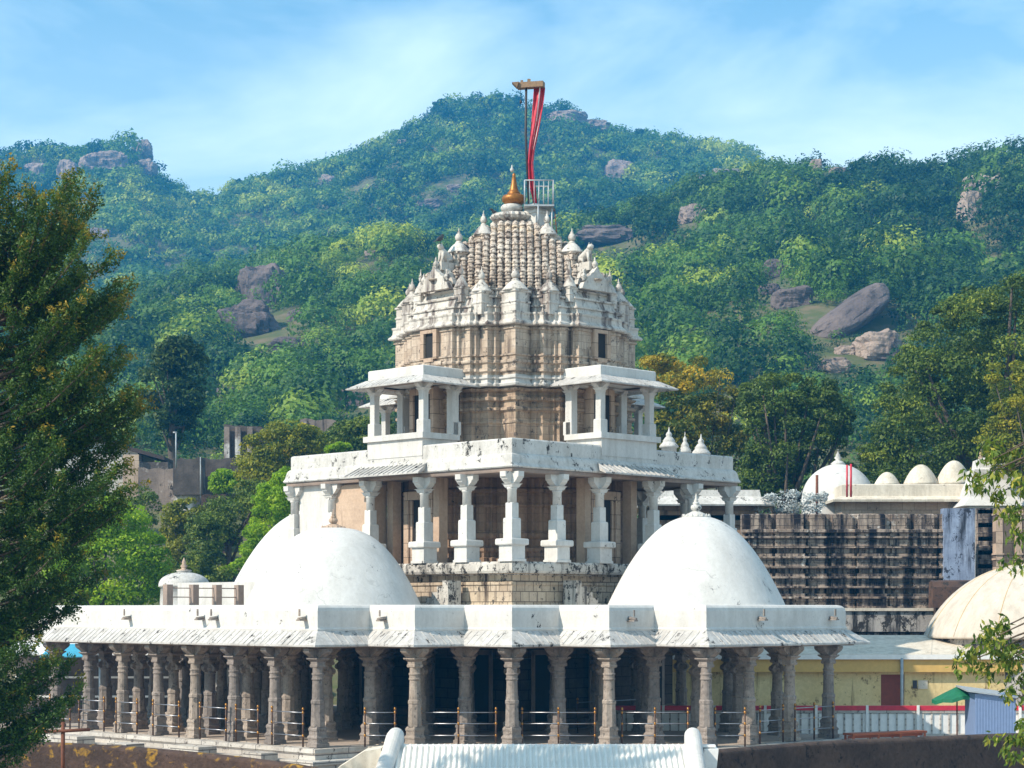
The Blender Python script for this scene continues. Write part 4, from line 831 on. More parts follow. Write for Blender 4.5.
# neck, fluted disc and gilded finial
def flut(c, prof, n, amp):
    rings = []
    for r, z in prof: rings.append([(c[0]+r*(1+amp*(1 if i % 2 else -1))*math.cos(2*PI*i/n), c[1]+r*(1+amp*(1 if i % 2 else -1))*math.sin(2*PI*i/n), z) for i in range(n)])
    return MB().loft(rings)
nk = flut((CC,CC), [(.45,18.0),(.5,18.15),(.50,18.3),(.52,18.34),(.70,18.42),(.78,18.52),(.72,18.62),(.5,18.68),(.3,18.7)], 40, .05); nko = tp('fluted_disc', nk, M['tier'])
MB().lathe((CC,CC,18.66), [(.34,0),(.27,.05),(.30,.08),(.40,.14),(.42,.24),(.36,.32),(.22,.36),(.2,.42)], 24).build('neck_bulb', M['lime_old'], nko, True)
tp('gilded_finial', MB().lathe((CC+.05,CC-.05,18.98), [(.18,0),(.33,.05),(.43,.14),(.45,.26),(.40,.35),(.26,.40),(.22,.42),(.25,.45),(.20,.49),(.165,.56),(.12,.72),(.085,.92),(.06,1.08),(.07,1.12),(.04,1.16),(.02,1.2)], 24), M['gold'])
MB().lathe((CC,CC,20.2), [(.03,0),(.07,.05),(.075,.10),(.03,.17),(.035,.2),(.01,.27)], 12).build('finial_tip', M['lime'], nko, True)
# masonry post beside the finial that carries the maintenance cage
mo = w2l(.86, 12.45)
tp('masonry_block', MB().sqs((mo[0],mo[1],0), [(.34,17.6),(.34,18.6),(.37,18.62),(.37,18.72),(.30,18.75),(.30,18.95)]), M['lime'])
# ---- rooftop posts and rail on the lower roof
for k, (px, py) in enumerate([(168,608),(194,603),(217,602),(239,603)]):
    p0 = W(px, py, 72+k*.6); l = w2l(p0.x, p0.y); tp('roof_post', MB().box(l[0]-.13,l[1]-.13,4.1,l[0]+.13,l[1]+.13,5.08), M['ceil'])
a_ = W(168,0,72); b_ = W(239,0,73.8); la, lb2 = w2l(a_.x,a_.y), w2l(b_.x,b_.y)
for z in (4.62, 4.95): tp('roof_rail', MB().tube([(la[0],la[1],z),(lb2[0],lb2[1],z)], .022, 6), M['ceil'])

# ================================================================== things on and around the temple
cg = empty('maintenance_cage', (.98, 12.35, 18.8)); tag(cg, 'white painted steel cage around the flagpole foot beside the gilded finial', 'platform')
mb = MB(); hw = .52
MB().cbox((.98,12.35,18.8), 1.1, 1.1, .06).build('deck', M['grey_metal'], cg)
for (x, y) in [(-hw,-hw),(hw,-hw),(hw,hw),(-hw,hw)]:
    MB().tube([(.98+x,12.35+y,18.86),(.98+x,12.35+y,19.75)], .03, 6).build('post', M['grey_metal'], cg)
for z in (19.74,): mb.tube([(.98-hw,12.35-hw,z),(.98+hw,12.35-hw,z),(.98+hw,12.35+hw,z),(.98-hw,12.35+hw,z),(.98-hw,12.35-hw,z)], .025, 6)
for k in range(1, 6):
    x = .98-hw+2*hw*k/6
    for y in (-hw, hw): mb.tube([(x,12.35+y,18.86),(x,12.35+y,19.74)], .015, 5)
    for s_ in (-hw, hw): mb.tube([(.98+s_,12.35-hw+2*hw*k/6,18.86),(.98+s_,12.35-hw+2*hw*k/6,19.74)], .015, 5)
mb.build('rails', M['grey_metal'], cg)
for (x, y, z0) in ((.95,11.75,18.0),(1.45,11.95,17.6)): MB().tube([(x,y,z0),(x,y,18.82)], .035, 6).build('strut', M['grey_metal'], cg)
mb = MB()
for s_ in (0, .3): mb.tube([(1.5+s_*.5,12.1-s_,17.5),(1.46+s_*.3,12.3-s_,18.75)], .018, 5)
for k in range(5): mb.tube([(1.5-.01*k,12.1,17.65+.25*k),(1.62-.02*k,11.8,17.65+.25*k)], .012, 5)
mb.build('ladder', M['rust'], cg)
fp = empty('flagpole', (.62, 12.35, 19.0)); tag(fp, 'dark flagpole with a wooden trough head carrying a long red and white cloth', 'flagpole')
MB().tube([(.62,12.35,19.0),(.50,12.35,21.5),(.52,12.35,23.3)], .045, 8).build('pole', M['feather'], fp)
hd = MB().cbox((.68,12.35,23.22), 1.0, .34, .20, R(-14)); hd.cbox((.36,12.36,23.4), .10, .12, .10).cbox((.62,12.3,23.4), .12, .12, .13); 
hd.add([(.18,12.2,23.22),(.18,12.5,23.22),(.0,12.2,23.40),(.0,12.5,23.40),(.25,12.2,23.42),(.25,12.5,23.42)], [(0,1,3,2),(2,3,5,4),(0,2,4),(1,5,3),(0,4,5,1)])
hd.build('head', M['wood'], fp)
MB().tube([(.32,12.35,23.2),(.32,12.35,22.8)], .008, 4).lathe((.32,12.35,22.66), [(.03,0),(.045,.05),(.02,.14)], 8).build('bell', M['feather'], fp)
FL = [(539.5,88,11.5),(538.5,100,11),(536.5,118,9.5),(534,135,8),(531.5,150,6.5),(530.5,163,6),(531.5,178,6),(533.5,192,5.5),(535.5,205,4)]
for nm, lo, hi, mt in (('cloth', -.5, .5, 'redpaint'), ('white_stripe', -.02, .10, 'whitepaint'), ('white_stripe', .26, .32, 'whitepaint')):
    rings = []
    for (x, y, w) in FL:
        ring = []
        ks = np.linspace(lo, hi, 9)
        for kq in ks:
            p = W(x+w*kq, y, 72.35); p.y += .10*math.sin(kq*11+y*.05); ring.append((p.x, p.y-(.012 if nm != 'cloth' else 0), p.z))
        for kq in ks[::-1]:
            p = W(x+w*kq, y, 72.35); p.y += .10*math.sin(kq*11+y*.05)+.02; ring.append((p.x, p.y+(.004 if nm != 'cloth' else 0), p.z))
        rings.append(ring)
    MB().loft(rings if nm == 'cloth' else rings[:5], smooth=True).build(nm, M[mt], fp)
def bird(p, rz, lab, s=1.):
    mb = MB(); f = lambda x, y, z: (p[0]+s*(x*math.cos(rz)-y*math.sin(rz)), p[1]+s*(x*math.sin(rz)+y*math.cos(rz)), p[2]+s*z)
    mb.tube([f(-.16,0,.10),f(-.08,0,.14),f(.02,0,.18),f(.10,0,.22),f(.13,0,.28),f(.17,0,.30),f(.20,0,.295),f(.25,0,.285)], [.02*s,.055*s,.075*s,.06*s,.04*s,.042*s,.025*s,.004*s], 8)
    mb.add([f(-.12,-.03,.13),f(-.12,.03,.13),f(-.30,.035,.05),f(-.30,-.035,.05),f(-.12,-.03,.11),f(-.12,.03,.11),f(-.30,.035,.035),f(-.30,-.035,.035)], [(0,1,2,3),(7,6,5,4),(0,4,5,1),(1,5,6,2),(2,6,7,3),(3,7,4,0)])
    for y in (-.025, .025): mb.tube([f(0,y,.12),f(.01,y,0)], .007*s, 4)
    tag(mb.build('crow', M['feather']), lab, 'bird', 'birds on the temple')
lw = lambda u, v, z: Vector(((u-v)/S2, (u+v)/S2, z))
q = lw(CC-3.70, CC-.085, 17.05); bird(q, R(60), 'dark crow perched on the head of the left stone lion', 1.2)
q = lw(CC-2.46, CC-.085, 16.98); bird(q, R(170), 'dark crow on the spire beside the left middle turret', 1.)
q = lw(CC-.55, CC+.3, 18.5); bird(q, R(200), 'dark crow on the rim of the fluted disc left of the finial', 1.)
q = lw(CC-3.2, CC-3.55, 5.4); 
# railings between the columns
def railing(a, b, lab, mid=False, z=0.):
    a, b = Vector((a[0], a[1], z)), Vector((b[0], b[1], z)); c = (a+b)/2; t = empty('railing', c); tag(t, lab, 'railing', 'steel railings with brass knobs along the colonnade')
    for p in ([a, (a+b)/2, b] if mid else [a, b]):
        po = MB().tube([p, p+Vector((0,0,1.12))], .028, 8).build('post', M['railpost'], t)
        for zz in (.34,.70,1.04,1.15): MB().lathe((p.x,p.y,zz), [(.02,-.05),(.036,-.025),(.04,0),(.036,.025),(.02,.05)], 8).build('knob', M['brass'], po)
    for zz in (.34,.70,1.04): MB().tube([a+Vector((0,0,zz)), b+Vector((0,0,zz))], .017, 6).build('rail', M['steel'], t)
def fx(px, d): return ((px-512)*d/F, d+CY)
nm_ = ['first','second','third','fourth','fifth','sixth','seventh','eighth','ninth']
for k, (x0, x1, m) in enumerate([(365,395,False),(421,496,True),(522,595,True),(622,688,True),(715,745,False)]):
    railing(fx(x0, 60.1), fx(x1, 60.1), 'brass-knobbed steel railing, %s from the left along the straight front of the colonnade' % nm_[k], m)
for k, (x0, x1) in enumerate([(303,272),(258,236),(226,200),(179,153),(137,116),(104,79),(70,50)]):
    def onl(px, off=.35):   # point on the left face line x+y = -5.88-off
        c = -5.88-off*1.41; t = (px-512)/F; X = t*(c-CY)/(1+t); return (X, c-X)
    railing(onl(x0), onl(x1), 'brass-knobbed steel railing, %s bay back along the left side of the colonnade' % nm_[k])
for k, (x0, x1) in enumerate([(795,833),(760,783)]):
    def onr(px, off=.3):
        c = -5.88-off*1.41; t = (px-512)/F; X = (-c+CY*1.0)/(1-1/t)/1.0 if False else None
        # y = x + c ; x = t*(y+60)
        X = t*(c-CY)/(1-t); return (X, X+c)
    railing(onr(x0), onr(x1), ['outer','inner'][k]+' brass-knobbed steel railing on the right side of the colonnade', k == 0)
railing(lw(3*CS,1.5*CS,0), lw(5*CS,1.5*CS,0), 'steel railing deep inside the right arm of the colonnade, seen between columns')

# ---- foreground: sheet roof between white coping walls, compound walls
rf = empty('sheet_roof', (W(541,0,45).x, -15, -.2)); tag(rf, 'white corrugated sheet roof between two rounded white coping walls, at the bottom centre', 'roof')
mb = MB(); xa, xb = W(392,0,45).x, W(700,0,45).x; n = 54*8; top = []; rings = []
for (y, z, q) in ((-15.0,1.08,0),(-17.6,.10,1)):
    rings.append([(xa+(xb-xa)*i/n, y, z+.03*math.copysign(abs(math.sin(2*PI*54*i/n))**.45, math.sin(2*PI*54*i/n))) for i in range(n+1)])
for (y, z, q) in ((-17.6,.09,1),(-15.0,1.07,0)):
    rings.append([(xa+(xb-xa)*i/n, y, z+.03*math.copysign(abs(math.sin(2*PI*54*i/n))**.45, math.sin(2*PI*54*i/n))-.01) for i in range(n+1)])
mb.loft(rings, closed=False, caps=False); mb.build('corrugated_sheet', M['whiteroof'], rf)
MB().box(xa,-15.06,1.03,xb+.35,-14.8,1.085).box(xa-.1,-14.82,-.6,xb+.1,-14.7,1.02).build('ridge_strip', M['whitepaint'], rf)
for sx, px, lean in ((-1, 395, -.22), (1, 694, -.05)):
    x = W(px,0,45).x; rings = []
    for (y, z) in ((-14.65,1.46),(-14.9,1.42),(-15.3,1.22),(-16.2,.85),(-17.7,.20)):
        rings.append([(x+lean*(-14.65-y)*.45+.19*math.cos(a), y, z-.19+.19*math.sin(a)*1.0) for a in np.linspace(0, PI, 12)]+[(x+lean*(-14.65-y)*.45-.19, y, -.6),(x+lean*(-14.65-y)*.45+.19, y, -.6)])
    MB().loft(rings, smooth=False).build('coping_wall', M['lime'], rf)
x = W(372,0,45.5).x; MB().loft([[(x-.10,-14.6,.98),(x+.28,-14.6,1.05),(x+.32,-14.6,-.6),(x-.75,-14.6,-.6),(x-.7,-14.6,.60)],[(x-.10,-15.6,.98),(x+.28,-15.6,1.05),(x+.32,-15.6,-.6),(x-.75,-15.6,-.6),(x-.7,-15.6,.60)]]).build('buttress', M['cream'], rf)
x = W(708,0,45).x; MB().loft([[(x-.1,-14.7,1.02),(x+.22,-14.7,1.02),(x+.06,-14.7,-.6),(x-.3,-14.7,-.6)],[(x-.1,-15.2,1.0),(x+.22,-15.2,1.0),(x+.06,-15.2,-.6),(x-.3,-15.2,-.6)]]).build('end_wall', M['whitepaint'], rf)
def cwall(pts, d, mat, lab, th=.45):
    rings = []
    for (px, py, dd) in pts:
        p = W(px, py, dd); rr = [(p.x, p.y+th/2*(1-math.cos(a)), p.z-.12+.12*math.sin(a)) for a in np.linspace(0, PI, 9)]
        rings.append([(p.x,p.y,-.65)]+rr+[(p.x,p.y+th,-.65)])
    tag(MB().loft(rings).build('compound_wall', mat), lab, 'wall')
cwall([(-160,734,52),(-60,737,51),(0,740,50.5),(60,743,50),(120,746,49.5),(180,751,48.8),(240,757,48),(300,765,47),(350,775,46)], 48, M['lichenwall'], 'low dark brown wall with yellow lichen sloping away at the bottom left')
cwall([(690,752,46.5),(716,750,47),(760,746.5,48),(800,743,49),(850,740,50),(900,738,51),(950,736,52),(1000,734,53),(1080,732,54),(1200,730,55)], 48, M['brownwall'], 'low dark stained wall with a rounded top at the bottom right')
ip = empty('iron_post', W(63,775,47)); tag(ip, 'rusty iron post with a crossbar in front of the colonnade, bottom left', 'post')
a = W(63,722,47); b = W(63,790,47); MB().tube([b, a], .05, 8).tube([a, a+Vector((0,0,.08))], .03, 8).build('upright', M['rust'], ip)
MB().tube([W(38,731.5,47), W(64,731,46.95), W(90,729.5,47)], .04, 8).build('crossbar', M['rust'], ip)
# ---- right: yellow building, sheet roofs, fence, cabin, umbrella, bench
yb = empty('yellow_building', (14, 14.5, -.6)); tag(yb, 'long yellow building with a cream sheet roof and veranda behind the white fence', 'building')
x0, x1 = 4.5, 24.; 
MB().box(x0,14.6,-.6,13.9,15.0,2.5).box(14.78,14.6,-.6,x1,15.0,2.5).box(13.9,14.6,1.72,14.78,15.0,2.5).build('wall', M['yellow'], yb)
MB().box(13.9,14.72,-.6,14.78,14.8,1.72).build('door', M['reddoor'], yb)
MB().box(x0,14.35,1.82,x1,14.62,2.30).build('fascia', M['soffit'], yb)
MB().box(x0-.1,14.22,2.30,x1+.1,14.36,2.48).build('gutter', M['whitepaint'], yb)
rb = []
for k in range(0, 15): 
    xx = x0+1.4*k; rb.append(xx)
mb = MB(); mb.loft([[(x0,14.25,2.50),(x1,14.25,2.50),(x1,14.25,2.46),(x0,14.25,2.46)],[(x0,18.2,3.16),(x1,18.2,3.16),(x1,18.2,3.10),(x0,18.2,3.10)]])
for xx in rb: mb.add([(xx,14.24,2.50),(xx+.03,14.24,2.50),(xx+.9,18.2,3.16),(xx+.87,18.2,3.16),(xx,14.24,2.515),(xx+.03,14.24,2.515),(xx+.9,18.2,3.175),(xx+.87,18.2,3.175)], [(4,5,6,7),(0,1,5,4),(1,2,6,5),(3,0,4,7)])
mb.build('roof', M['cream'], yb)
for xx in (8.0, 14.62, 20.): MB().tube([(xx,14.25,-.6),(xx,14.25,2.35)], .06, 10).build('post', M['grey_metal'], yb)
MB().box(15.1,14.55,1.2,15.25,14.6,1.5).build('switch_box', M['feather'], yb); MB().box(15.3,14.57,1.18,15.65,14.6,1.5).build('notice', M['cream'], yb)
fn = empty('metal_fence', (13, 8.1, -.6)); tag(fn, 'white panel fence with a red top band in front of the yellow building', 'fence')
fx0, fx1 = 3.0, 19.
MB().box(fx0,8.06,-.1,fx1,8.12,.75).build('panel', M['whitepaint'], fn)
MB().box(fx0,8.0,.70,fx1,8.18,.86).build('top_band', M['redpaint'], fn)
MB().box(fx0,8.02,.60,fx1,8.17,.70).box(fx0,8.0,-.6,fx1,8.2,-.1).build('plinth', M['step'], fn)
mb = MB()
k = fx0
while k < fx1: mb.box(k,8.02,-.1,k+.05,8.06,.6); k += .30
mb.build('ribs', M['step'], fn)
for xx in np.arange(fx0+.4, fx1, 1.75): MB().box(xx,7.96,-.3,xx+.09,8.0,.88).build('post', M['whitepaint'], fn)
cb_ = empty('blue_cabin', W(990,735,63)); tag(cb_, 'small lavender blue corrugated metal cabin beside the green umbrella at right', 'cabin')
p0 = W(975,735,63); p1 = W(1004,690,63); n = 14
ring = lambda z: [(p0.x+(1.3)*i/(n*2), p0.y-(.008 if i % 2 else 0), z) for i in range(n*2+1)]+[(p0.x+1.3, p0.y+1.4, z),(p0.x, p0.y+1.4, z)]
MB().loft([ring(-.6), ring(p1.z-.12)]).build('wall', M['blue'], cb_)
MB().loft([[(p0.x-.28,p0.y-.12,p1.z),(p0.x+1.4,p0.y-.12,p1.z-.22),(p0.x+1.4,p0.y-.12,p1.z-.27),(p0.x-.28,p0.y-.12,p1.z-.05)],[(p0.x-.28,p0.y+1.5,p1.z+.1),(p0.x+1.4,p0.y+1.5,p1.z-.12),(p0.x+1.4,p0.y+1.5,p1.z-.17),(p0.x-.28,p0.y+1.5,p1.z+.05)]]).build('roof', M['grey_metal'], cb_)
um = empty('green_umbrella', W(976,735,64.2)); tag(um, 'dark green canvas umbrella leaning behind the blue cabin', 'umbrella')
c = W(957,687,64.5); mb = MB(); n = 16
rim = [(c.x+.82*math.cos(2*PI*i/n), c.y+.82*math.sin(2*PI*i/n), c.z-.26-.05*(i % 2)+ .14*math.cos(2*PI*i/n)) for i in range(n)]; mid = [(c.x+.42*math.cos(2*PI*i/n), c.y+.42*math.sin(2*PI*i/n), c.z-.14+.06*math.cos(2*PI*i/n)) for i in range(n)]; tp_ = [(c.x+.03*math.cos(2*PI*i/n), c.y+.03*math.sin(2*PI*i/n), c.z) for i in range(n)]
low = [(x, y, z-.12) for x, y, z in rim]
mb.loft([low, rim, mid, tp_], caps=False); mb.build('canopy', M['green'], um)
MB().tube([(c.x,c.y,-.6),c], .025, 6).build('pole', M['rust'], um)
mb = MB()
for i in range(0, n, 2): mb.tube([c-Vector((0,0,.03)), Vector(rim[i])-Vector((0,0,.02))], .012, 4)
mb.build('ribs', M['feather'], um)
bn = empty('bench', W(885,741,64)); tag(bn, 'long low red-brown bench on the pavement in front of the white fence', 'bench')
a = W(848,734,63.6); b = W(922,732.5,65.2); mb = MB(); dn = (b-a).normalized(); nn = Vector((-dn.y, dn.x, 0))
def slab(a, b, w, h, mb): 
    v = []
    for z in (0, h):
        for p, s in ((a,-1),(b,-1),(b,1),(a,1)): q = p+nn*w*s/2; v.append((q.x,q.y,q.z+z))
    return mb.add(v, [(0,3,2,1),(4,5,6,7),(0,1,5,4),(1,2,6,5),(2,3,7,6),(3,0,4,7)])
a.z = b.z = .12; slab(a, b, .5, .07, mb); slab(a+Vector((0,0,-.10)), b+Vector((0,0,-.10)), .06, .08, mb); mb.build('seat', M['redwood'], bn)
for q in (.02, .35, .65, .98):
    for s in (-1, 1): p = a.lerp(b, q)+nn*.2*s; MB().cbox((p.x,p.y,-.38), .07, .07, .5).build('leg', M['redwood'], bn)
mb = MB(); mb.add([(3,-2,-.38),(24,-2,-.38),(24,9,-.38),(3,9,-.38)], [(0,1,2,3)]); struct(mb.build('pavement', M['step'], origin=(0,0,0)))
# arched roof
ar = empty('domed_hall', (W(1042,0,74).x, 17, -.6)); tag(ar, 'big pale domed sheet roof rising at the right edge above the yellow building', 'building')
c = W(1046,680,76); rr = 118*76/F; zc = c.z; prof = []
z0 = W(0,637,74).z
for k in range(0, 17):
    a = math.asin((z0-zc)/rr)+(PI/2-math.asin((z0-zc)/rr))*k/16; prof.append((rr*math.cos(a), zc+rr*math.sin(a)))
mb = MB(); mb.lathe((c.x,c.y+2.,0), [(prof[0][0]*.98,z0-.1),(prof[0][0],z0-.08)]+prof, 48)
mb.build('dome_roof', M['domesheet'], ar)
mb = MB()
for k in range(14):
    a = 2*PI*k/14+.1; mb.tube([(c.x+(r+.004)*math.cos(a), c.y+2+(r+.001)*math.sin(a), z) for r, z in prof], .010, 4)
mb.build('seams', M['soffit'], ar)
MB().lathe((c.x,c.y+2,0), [(prof[0][0]*.93,-.6),(prof[0][0]*.93,z0-.08)], 24, False).build('wall', M['black_band'], ar)
# ---- right: the stained wall of the neighbouring shrine
sw = empty('stained_temple_wall', (14, 26, -.6)); tag(sw, 'long black-streaked stone wall with mouldings right of the temple', 'wall')
Yw = 26.; xl, xr = W(742,0,86).x, W(942,0,86).x; zt = W(0,514,86).z
pr = [(0,-.6),(.5,-.6),(.5,3.15),(.36,3.2),(.36,3.55),(.30,3.6)]
zz = 3.6; k = 0
while zz < 7.3:
    h = [.16,.07,.11,.20,.08,.13][k % 6]; o = [.12,.26,.08,.0,.22,.10][k % 6]; pr += [(o,zz),(o,zz+h)]; zz += h+.02; k += 1
pr += [(.10,7.35),(.10,7.45),(.22,7.5),(.22,7.62),(.02,7.66),(.02,zt-.05),(-.05,zt),(-.6,zt)]
path = []; x = xl; st = 0
while x < xr:
    o = [0,.30,.12,.42,.1,.26][st % 6]; w = [.38,.8,.3,1.1,.34,.62][st % 6]; path += [(x,Yw-o),(min(x+w,xr),Yw-o)]; x += w; st += 1
MB().sweep(path, pr, closed=False).build('moulded_wall', M['black_wall'], sw)
MB().box(W(936,0,84).x,24.,-.6,W(1040,0,84).x,24.5,W(0,592,84).z).build('lower_wall', M['brownwall'], sw)
o = MB(); p = W(933,603,83); q_ = W(995,580,83); rings = []
for x in (p.x, q_.x+2): rings.append([(x,23.0,p.z-.2),(x,23.0,q_.z-.3),(x,23.1,q_.z-.08),(x,23.4,q_.z),(x,23.8,q_.z-.1),(x,23.9,p.z-.2)])
o.loft(rings); o.build('rounded_wall', stone('red_brown_plaster', (.15,.085,.06), (.085,.055,.045), mould=.7, bump=.6), sw)
MB().box(W(842,0,84).x-9,24.9,W(0,632,84).z,W(1010,0,84).x,25.5,W(0,611,84).z).build('band', M['black_band'], sw)
MB().box(W(842,0,84).x-9,24.8,W(0,611,84).z,W(1010,0,84).x,25.5,W(0,608,84).z).build('ledge', M['cream'], sw)
MB().box(W(945,0,85).x,25.2,W(0,582,85).z,W(976,0,85).x,25.9,W(0,508,85).z).build('blue_panel', M['blue_wall'], sw)
mb = MB(); a, b = W(978,0,87), W(1000,0,87); zz = W(0,582,87).z
pth = [(a.x,27.),(b.x,27.)]; pr = []
z = zz; k = 0
while z < W(0,512,87).z: pr += [((.0,.12,.05)[k % 3],z),((.0,.12,.05)[k % 3],z+.18)]; z += .2; k += 1
mb.sweep(pth, pr, False); mb.box(a.x,27,-.6,b.x,27.5,W(0,508,87).z); mb.build('dark_niche', M['black_wall'], sw)
for (x0_, x1_, yy) in ((996,1003,84.5),(1004,1014,85),(1016,1022,84.6),(1023,1040,85.2),(1044,1060,84.8)):
    a, b = W(x0_,0,yy), W(x1_,0,yy); m = MB().box(a.x,yy-60,W(0,580,yy).z,b.x,yy-59.4,W(0,508,yy).z); 
    for z in (W(0,560,yy).z, W(0,555,yy).z, W(0,515,yy).z): m.box(a.x-.04,yy-60.05,z,b.x+.04,yy-59.4,z+.08)
    m.build('pilaster', M['pinkstone'], sw)
# roof with small domes beyond
sr = empty('domed_shrine', W(910,500,96)); tag(sr, 'flat cream shrine roof carrying three small pale domes, behind the stained wall', 'building')
a, b = W(842,0,96), W(968,0,96); Y = 36.
MB().sweep([(a.x,Y),(b.x,Y),(b.x,Y+7),(a.x,Y+7)], [(.5,W(0,501,96).z-.06),(.52,W(0,500,96).z),(.15,W(0,497,96).z),(.03,W(0,496,96).z),(0,W(0,485,96).z),(-.1,W(0,484,96).z),(-.3,W(0,485,96).z),(-.3,5)]).prism([(a.x+.2,Y+.2),(b.x-.2,Y+.2),(b.x-.2,Y+6.8),(a.x+.2,Y+6.8)], 6., W(0,488,96).z).build('parapet', M['cream'], sr)
MB().box(a.x,Y+.1,-.6,b.x,Y+7,W(0,500,96).z).build('wall', M['pinkstone'], sr)
for (px, r, t, kk) in ((887,13,472,1.0),(921,18,464.5,1.15),(954,19,460.5,1.1)):
    c = W(px, 485, 98); s = 98/F; h = (485-t)*s
    MB().lathe((c.x,c.y,c.z-.1), [(r*s*(1-math.sin(PI/2*k/14))**.48, .1+h*math.sin(PI/2*k/14)) for k in range(15)], 32).build('dome', M['cream'], sr)
ws = empty('white_shrine', W(985,500,95)); tag(ws, 'small white shrine with a tapered top and twin finials behind the hanging boughs', 'building')
c = W(990,500,95); s = 95/F
MB().sqs((c.x,c.y,0), [(28*s,-.6),(28*s,c.z-.4),(34*s,c.z-.35),(26*s,c.z+.1),(24*s,c.z+.5),(20*s,c.z+.9),(20*s,c.z+1.4),(15*s,c.z+1.5),(14*s,c.z+1.9),(9*s,c.z+2.0)]).build('tower', M['lime'], ws)
for dx in (-.5, -.1): MB().lathe((c.x+dx,c.y-.3,c.z+1.9), [(.1,0),(.14,.1),(.06,.25),(.09,.3),(.01,.5)], 10).build('finial', M['pinkstone'], ws)
bd = empty('white_domed_shrine', W(838,500,100)); tag(bd, 'large smooth white dome with a finial, behind the stained wall', 'building')
c = W(838,499,100); s = 100/F
MB().lathe((c.x,c.y,0), [(36*s,-.6),(36*s,c.z-.2),(37*s,c.z)]+[(36*s*math.cos(PI/2*k/20)**1.05, c.z+35*s*math.sin(PI/2*k/20)) for k in range(21)], 40).build('dome', M['dome'], bd)
MB().lathe((c.x,c.y,c.z+34*s), [(.34,0),(.38,.06),(.2,.2),(.1,.24),(.2,.36),(.1,.46),(.13,.5),(.05,.6),(.01,.8)], 14).build('finial', M['lime_old'], bd)
for (px, t, b_, lab, mt, w) in ((847,465,489,'red painted post left of its twin, in front of the white dome','redpaint',.045),(851,464,489,'red painted post right of its twin, in front of the white dome','redpaint',.05),(817,475,510,'dark weathered post standing on the stained wall','rust',.07)):
    tag(MB().tube([W(px,b_+8,94), W(px,t,94)], w, 8).build('post', M[mt]), lab, 'post', 'posts by the white dome')
# back shrine seen beyond the right porch: mouldings, white turrets
bs = empty('rear_shrine', (7.4, 24, -.6)); tag(bs, 'carved brown shrine with white eave and turrets glimpsed behind the right upper corner', 'building')
Yb = 30.; a, b = W(655,0,90).x, W(756,0,90).x; pth = [(a,Yb),(b,Yb),(b,Yb+6),(a,Yb+6)]
pr = [(0,-.6)]; z = 5.6; k = 0
while z < 8.9: pr += [((.0,.14,.05,.2)[k % 4],z),((.0,.14,.05,.2)[k % 4],z+.2)]; z += .22; k += 1
MB().sweep(pth, pr).prism(pth, -.6, 8.9).build('wall', M['inner'], bs)
MB().sweep(pth, [(.2,8.9),(.75,8.85),(.78,8.92),(.2,9.3),(.15,9.6),(-.2,9.6)]).prism(pth, 8.9, 9.55).build('eave', M['lime_old'], bs)
for (px, py, r) in ((669,446,9),(701,453,9),(685,451,6)):
    c = W(px, py, 93); q = r*93/F
    mm = MB().lathe((c.x,c.y,c.z), [(q*.85,-1.6),(q*.85,-.1),(q*1.05,-.08),(q*1.08,-.02),(q*.95,.06),(q*.72,.16),(q*.66,.2),(q*.70,.24),(q*.5,.36),(q*.28,.46),(q*.36,.52),(q*.30,.6),(q*.12,.68),(.01,.9)], 20); mm.build('turret', M['lime_old'], bs)
# small white dome at left
sd_ = empty('small_domed_shrine', W(182,606,84)); tag(sd_, 'small white stained dome with a finial behind the left end of the roof', 'building')
c = W(184,584,86); s = 86/F
MB().lathe((c.x,c.y,0), [(24*s,-.6),(24*s,c.z-.9),(23*s,c.z-.15),(25.5*s,c.z-.12),(25*s,c.z)]+[(25*s*math.cos(PI/2*k/14), c.z+12*s*math.sin(PI/2*k/14)) for k in range(13)]+[(7*s,c.z+12.4*s),(8*s,c.z+13.5*s)], 32).build('dome', M['lime_old'], sd_)
MB().lathe((c.x,c.y,c.z+12.5*s), [(.3,0),(.33,.06),(.1,.12),(.16,.24),(.07,.34),(.1,.38),(.01,.6)], 12).build('finial', M['pinkstone'], sd_)
# ---- left background
gh = empty('gabled_house', W(100,480,132)); tag(gh, 'old whitewashed gabled house with a dark tiled roof on the left hillside', 'house')
zb = gz_at(100,132)-1; s = 132/F
def P2(px, py, d): return W(px, py, d)
A = [P2(20,500,132),P2(20,455,132),P2(84,436,132),P2(138,453,132),P2(138,500,132)]
mb = MB().loft([[tuple(p) for p in A], [(p.x, p.y+6, p.z) for p in A]]); mb.build('wall', M['lime_old'], gh)
MB().loft([[(P2(76,433,131.8).x,71.5,P2(0,431,131.8).z),(P2(165,458,131.8).x,71.5,P2(0,457,131.8).z),(P2(165,461,131.8).x,71.5,P2(0,460.5,131.8).z),(P2(76,437,131.8).x,71.5,P2(0,435.5,131.8).z)],[(P2(76,433,131.8).x,78.5,P2(0,431,131.8).z),(P2(165,458,131.8).x,78.5,P2(0,457,131.8).z),(P2(165,461,131.8).x,78.5,P2(0,460.5,131.8).z),(P2(76,437,131.8).x,78.5,P2(0,435.5,131.8).z)]]).build('roof', M['tile'], gh)
MB().loft([[(P2(10,0,132).x,71.5,P2(0,462,132).z),(P2(84,0,132).x,71.5,P2(0,434,132).z),(P2(84,0,132).x,71.5,P2(0,437,132).z),(P2(10,0,132).x,71.5,P2(0,465,132).z)],[(P2(10,0,132).x,78.5,P2(0,462,132).z),(P2(84,0,132).x,78.5,P2(0,434,132).z),(P2(84,0,132).x,78.5,P2(0,437,132).z),(P2(10,0,132).x,78.5,P2(0,465,132).z)]]).build('roof', M['tile'], gh)
MB().box(P2(124,0,131).x,70.6,P2(0,500,131).z,P2(140,0,131).x,72,P2(0,455,131).z).build('side_wall', M['pinkstone'], gh)
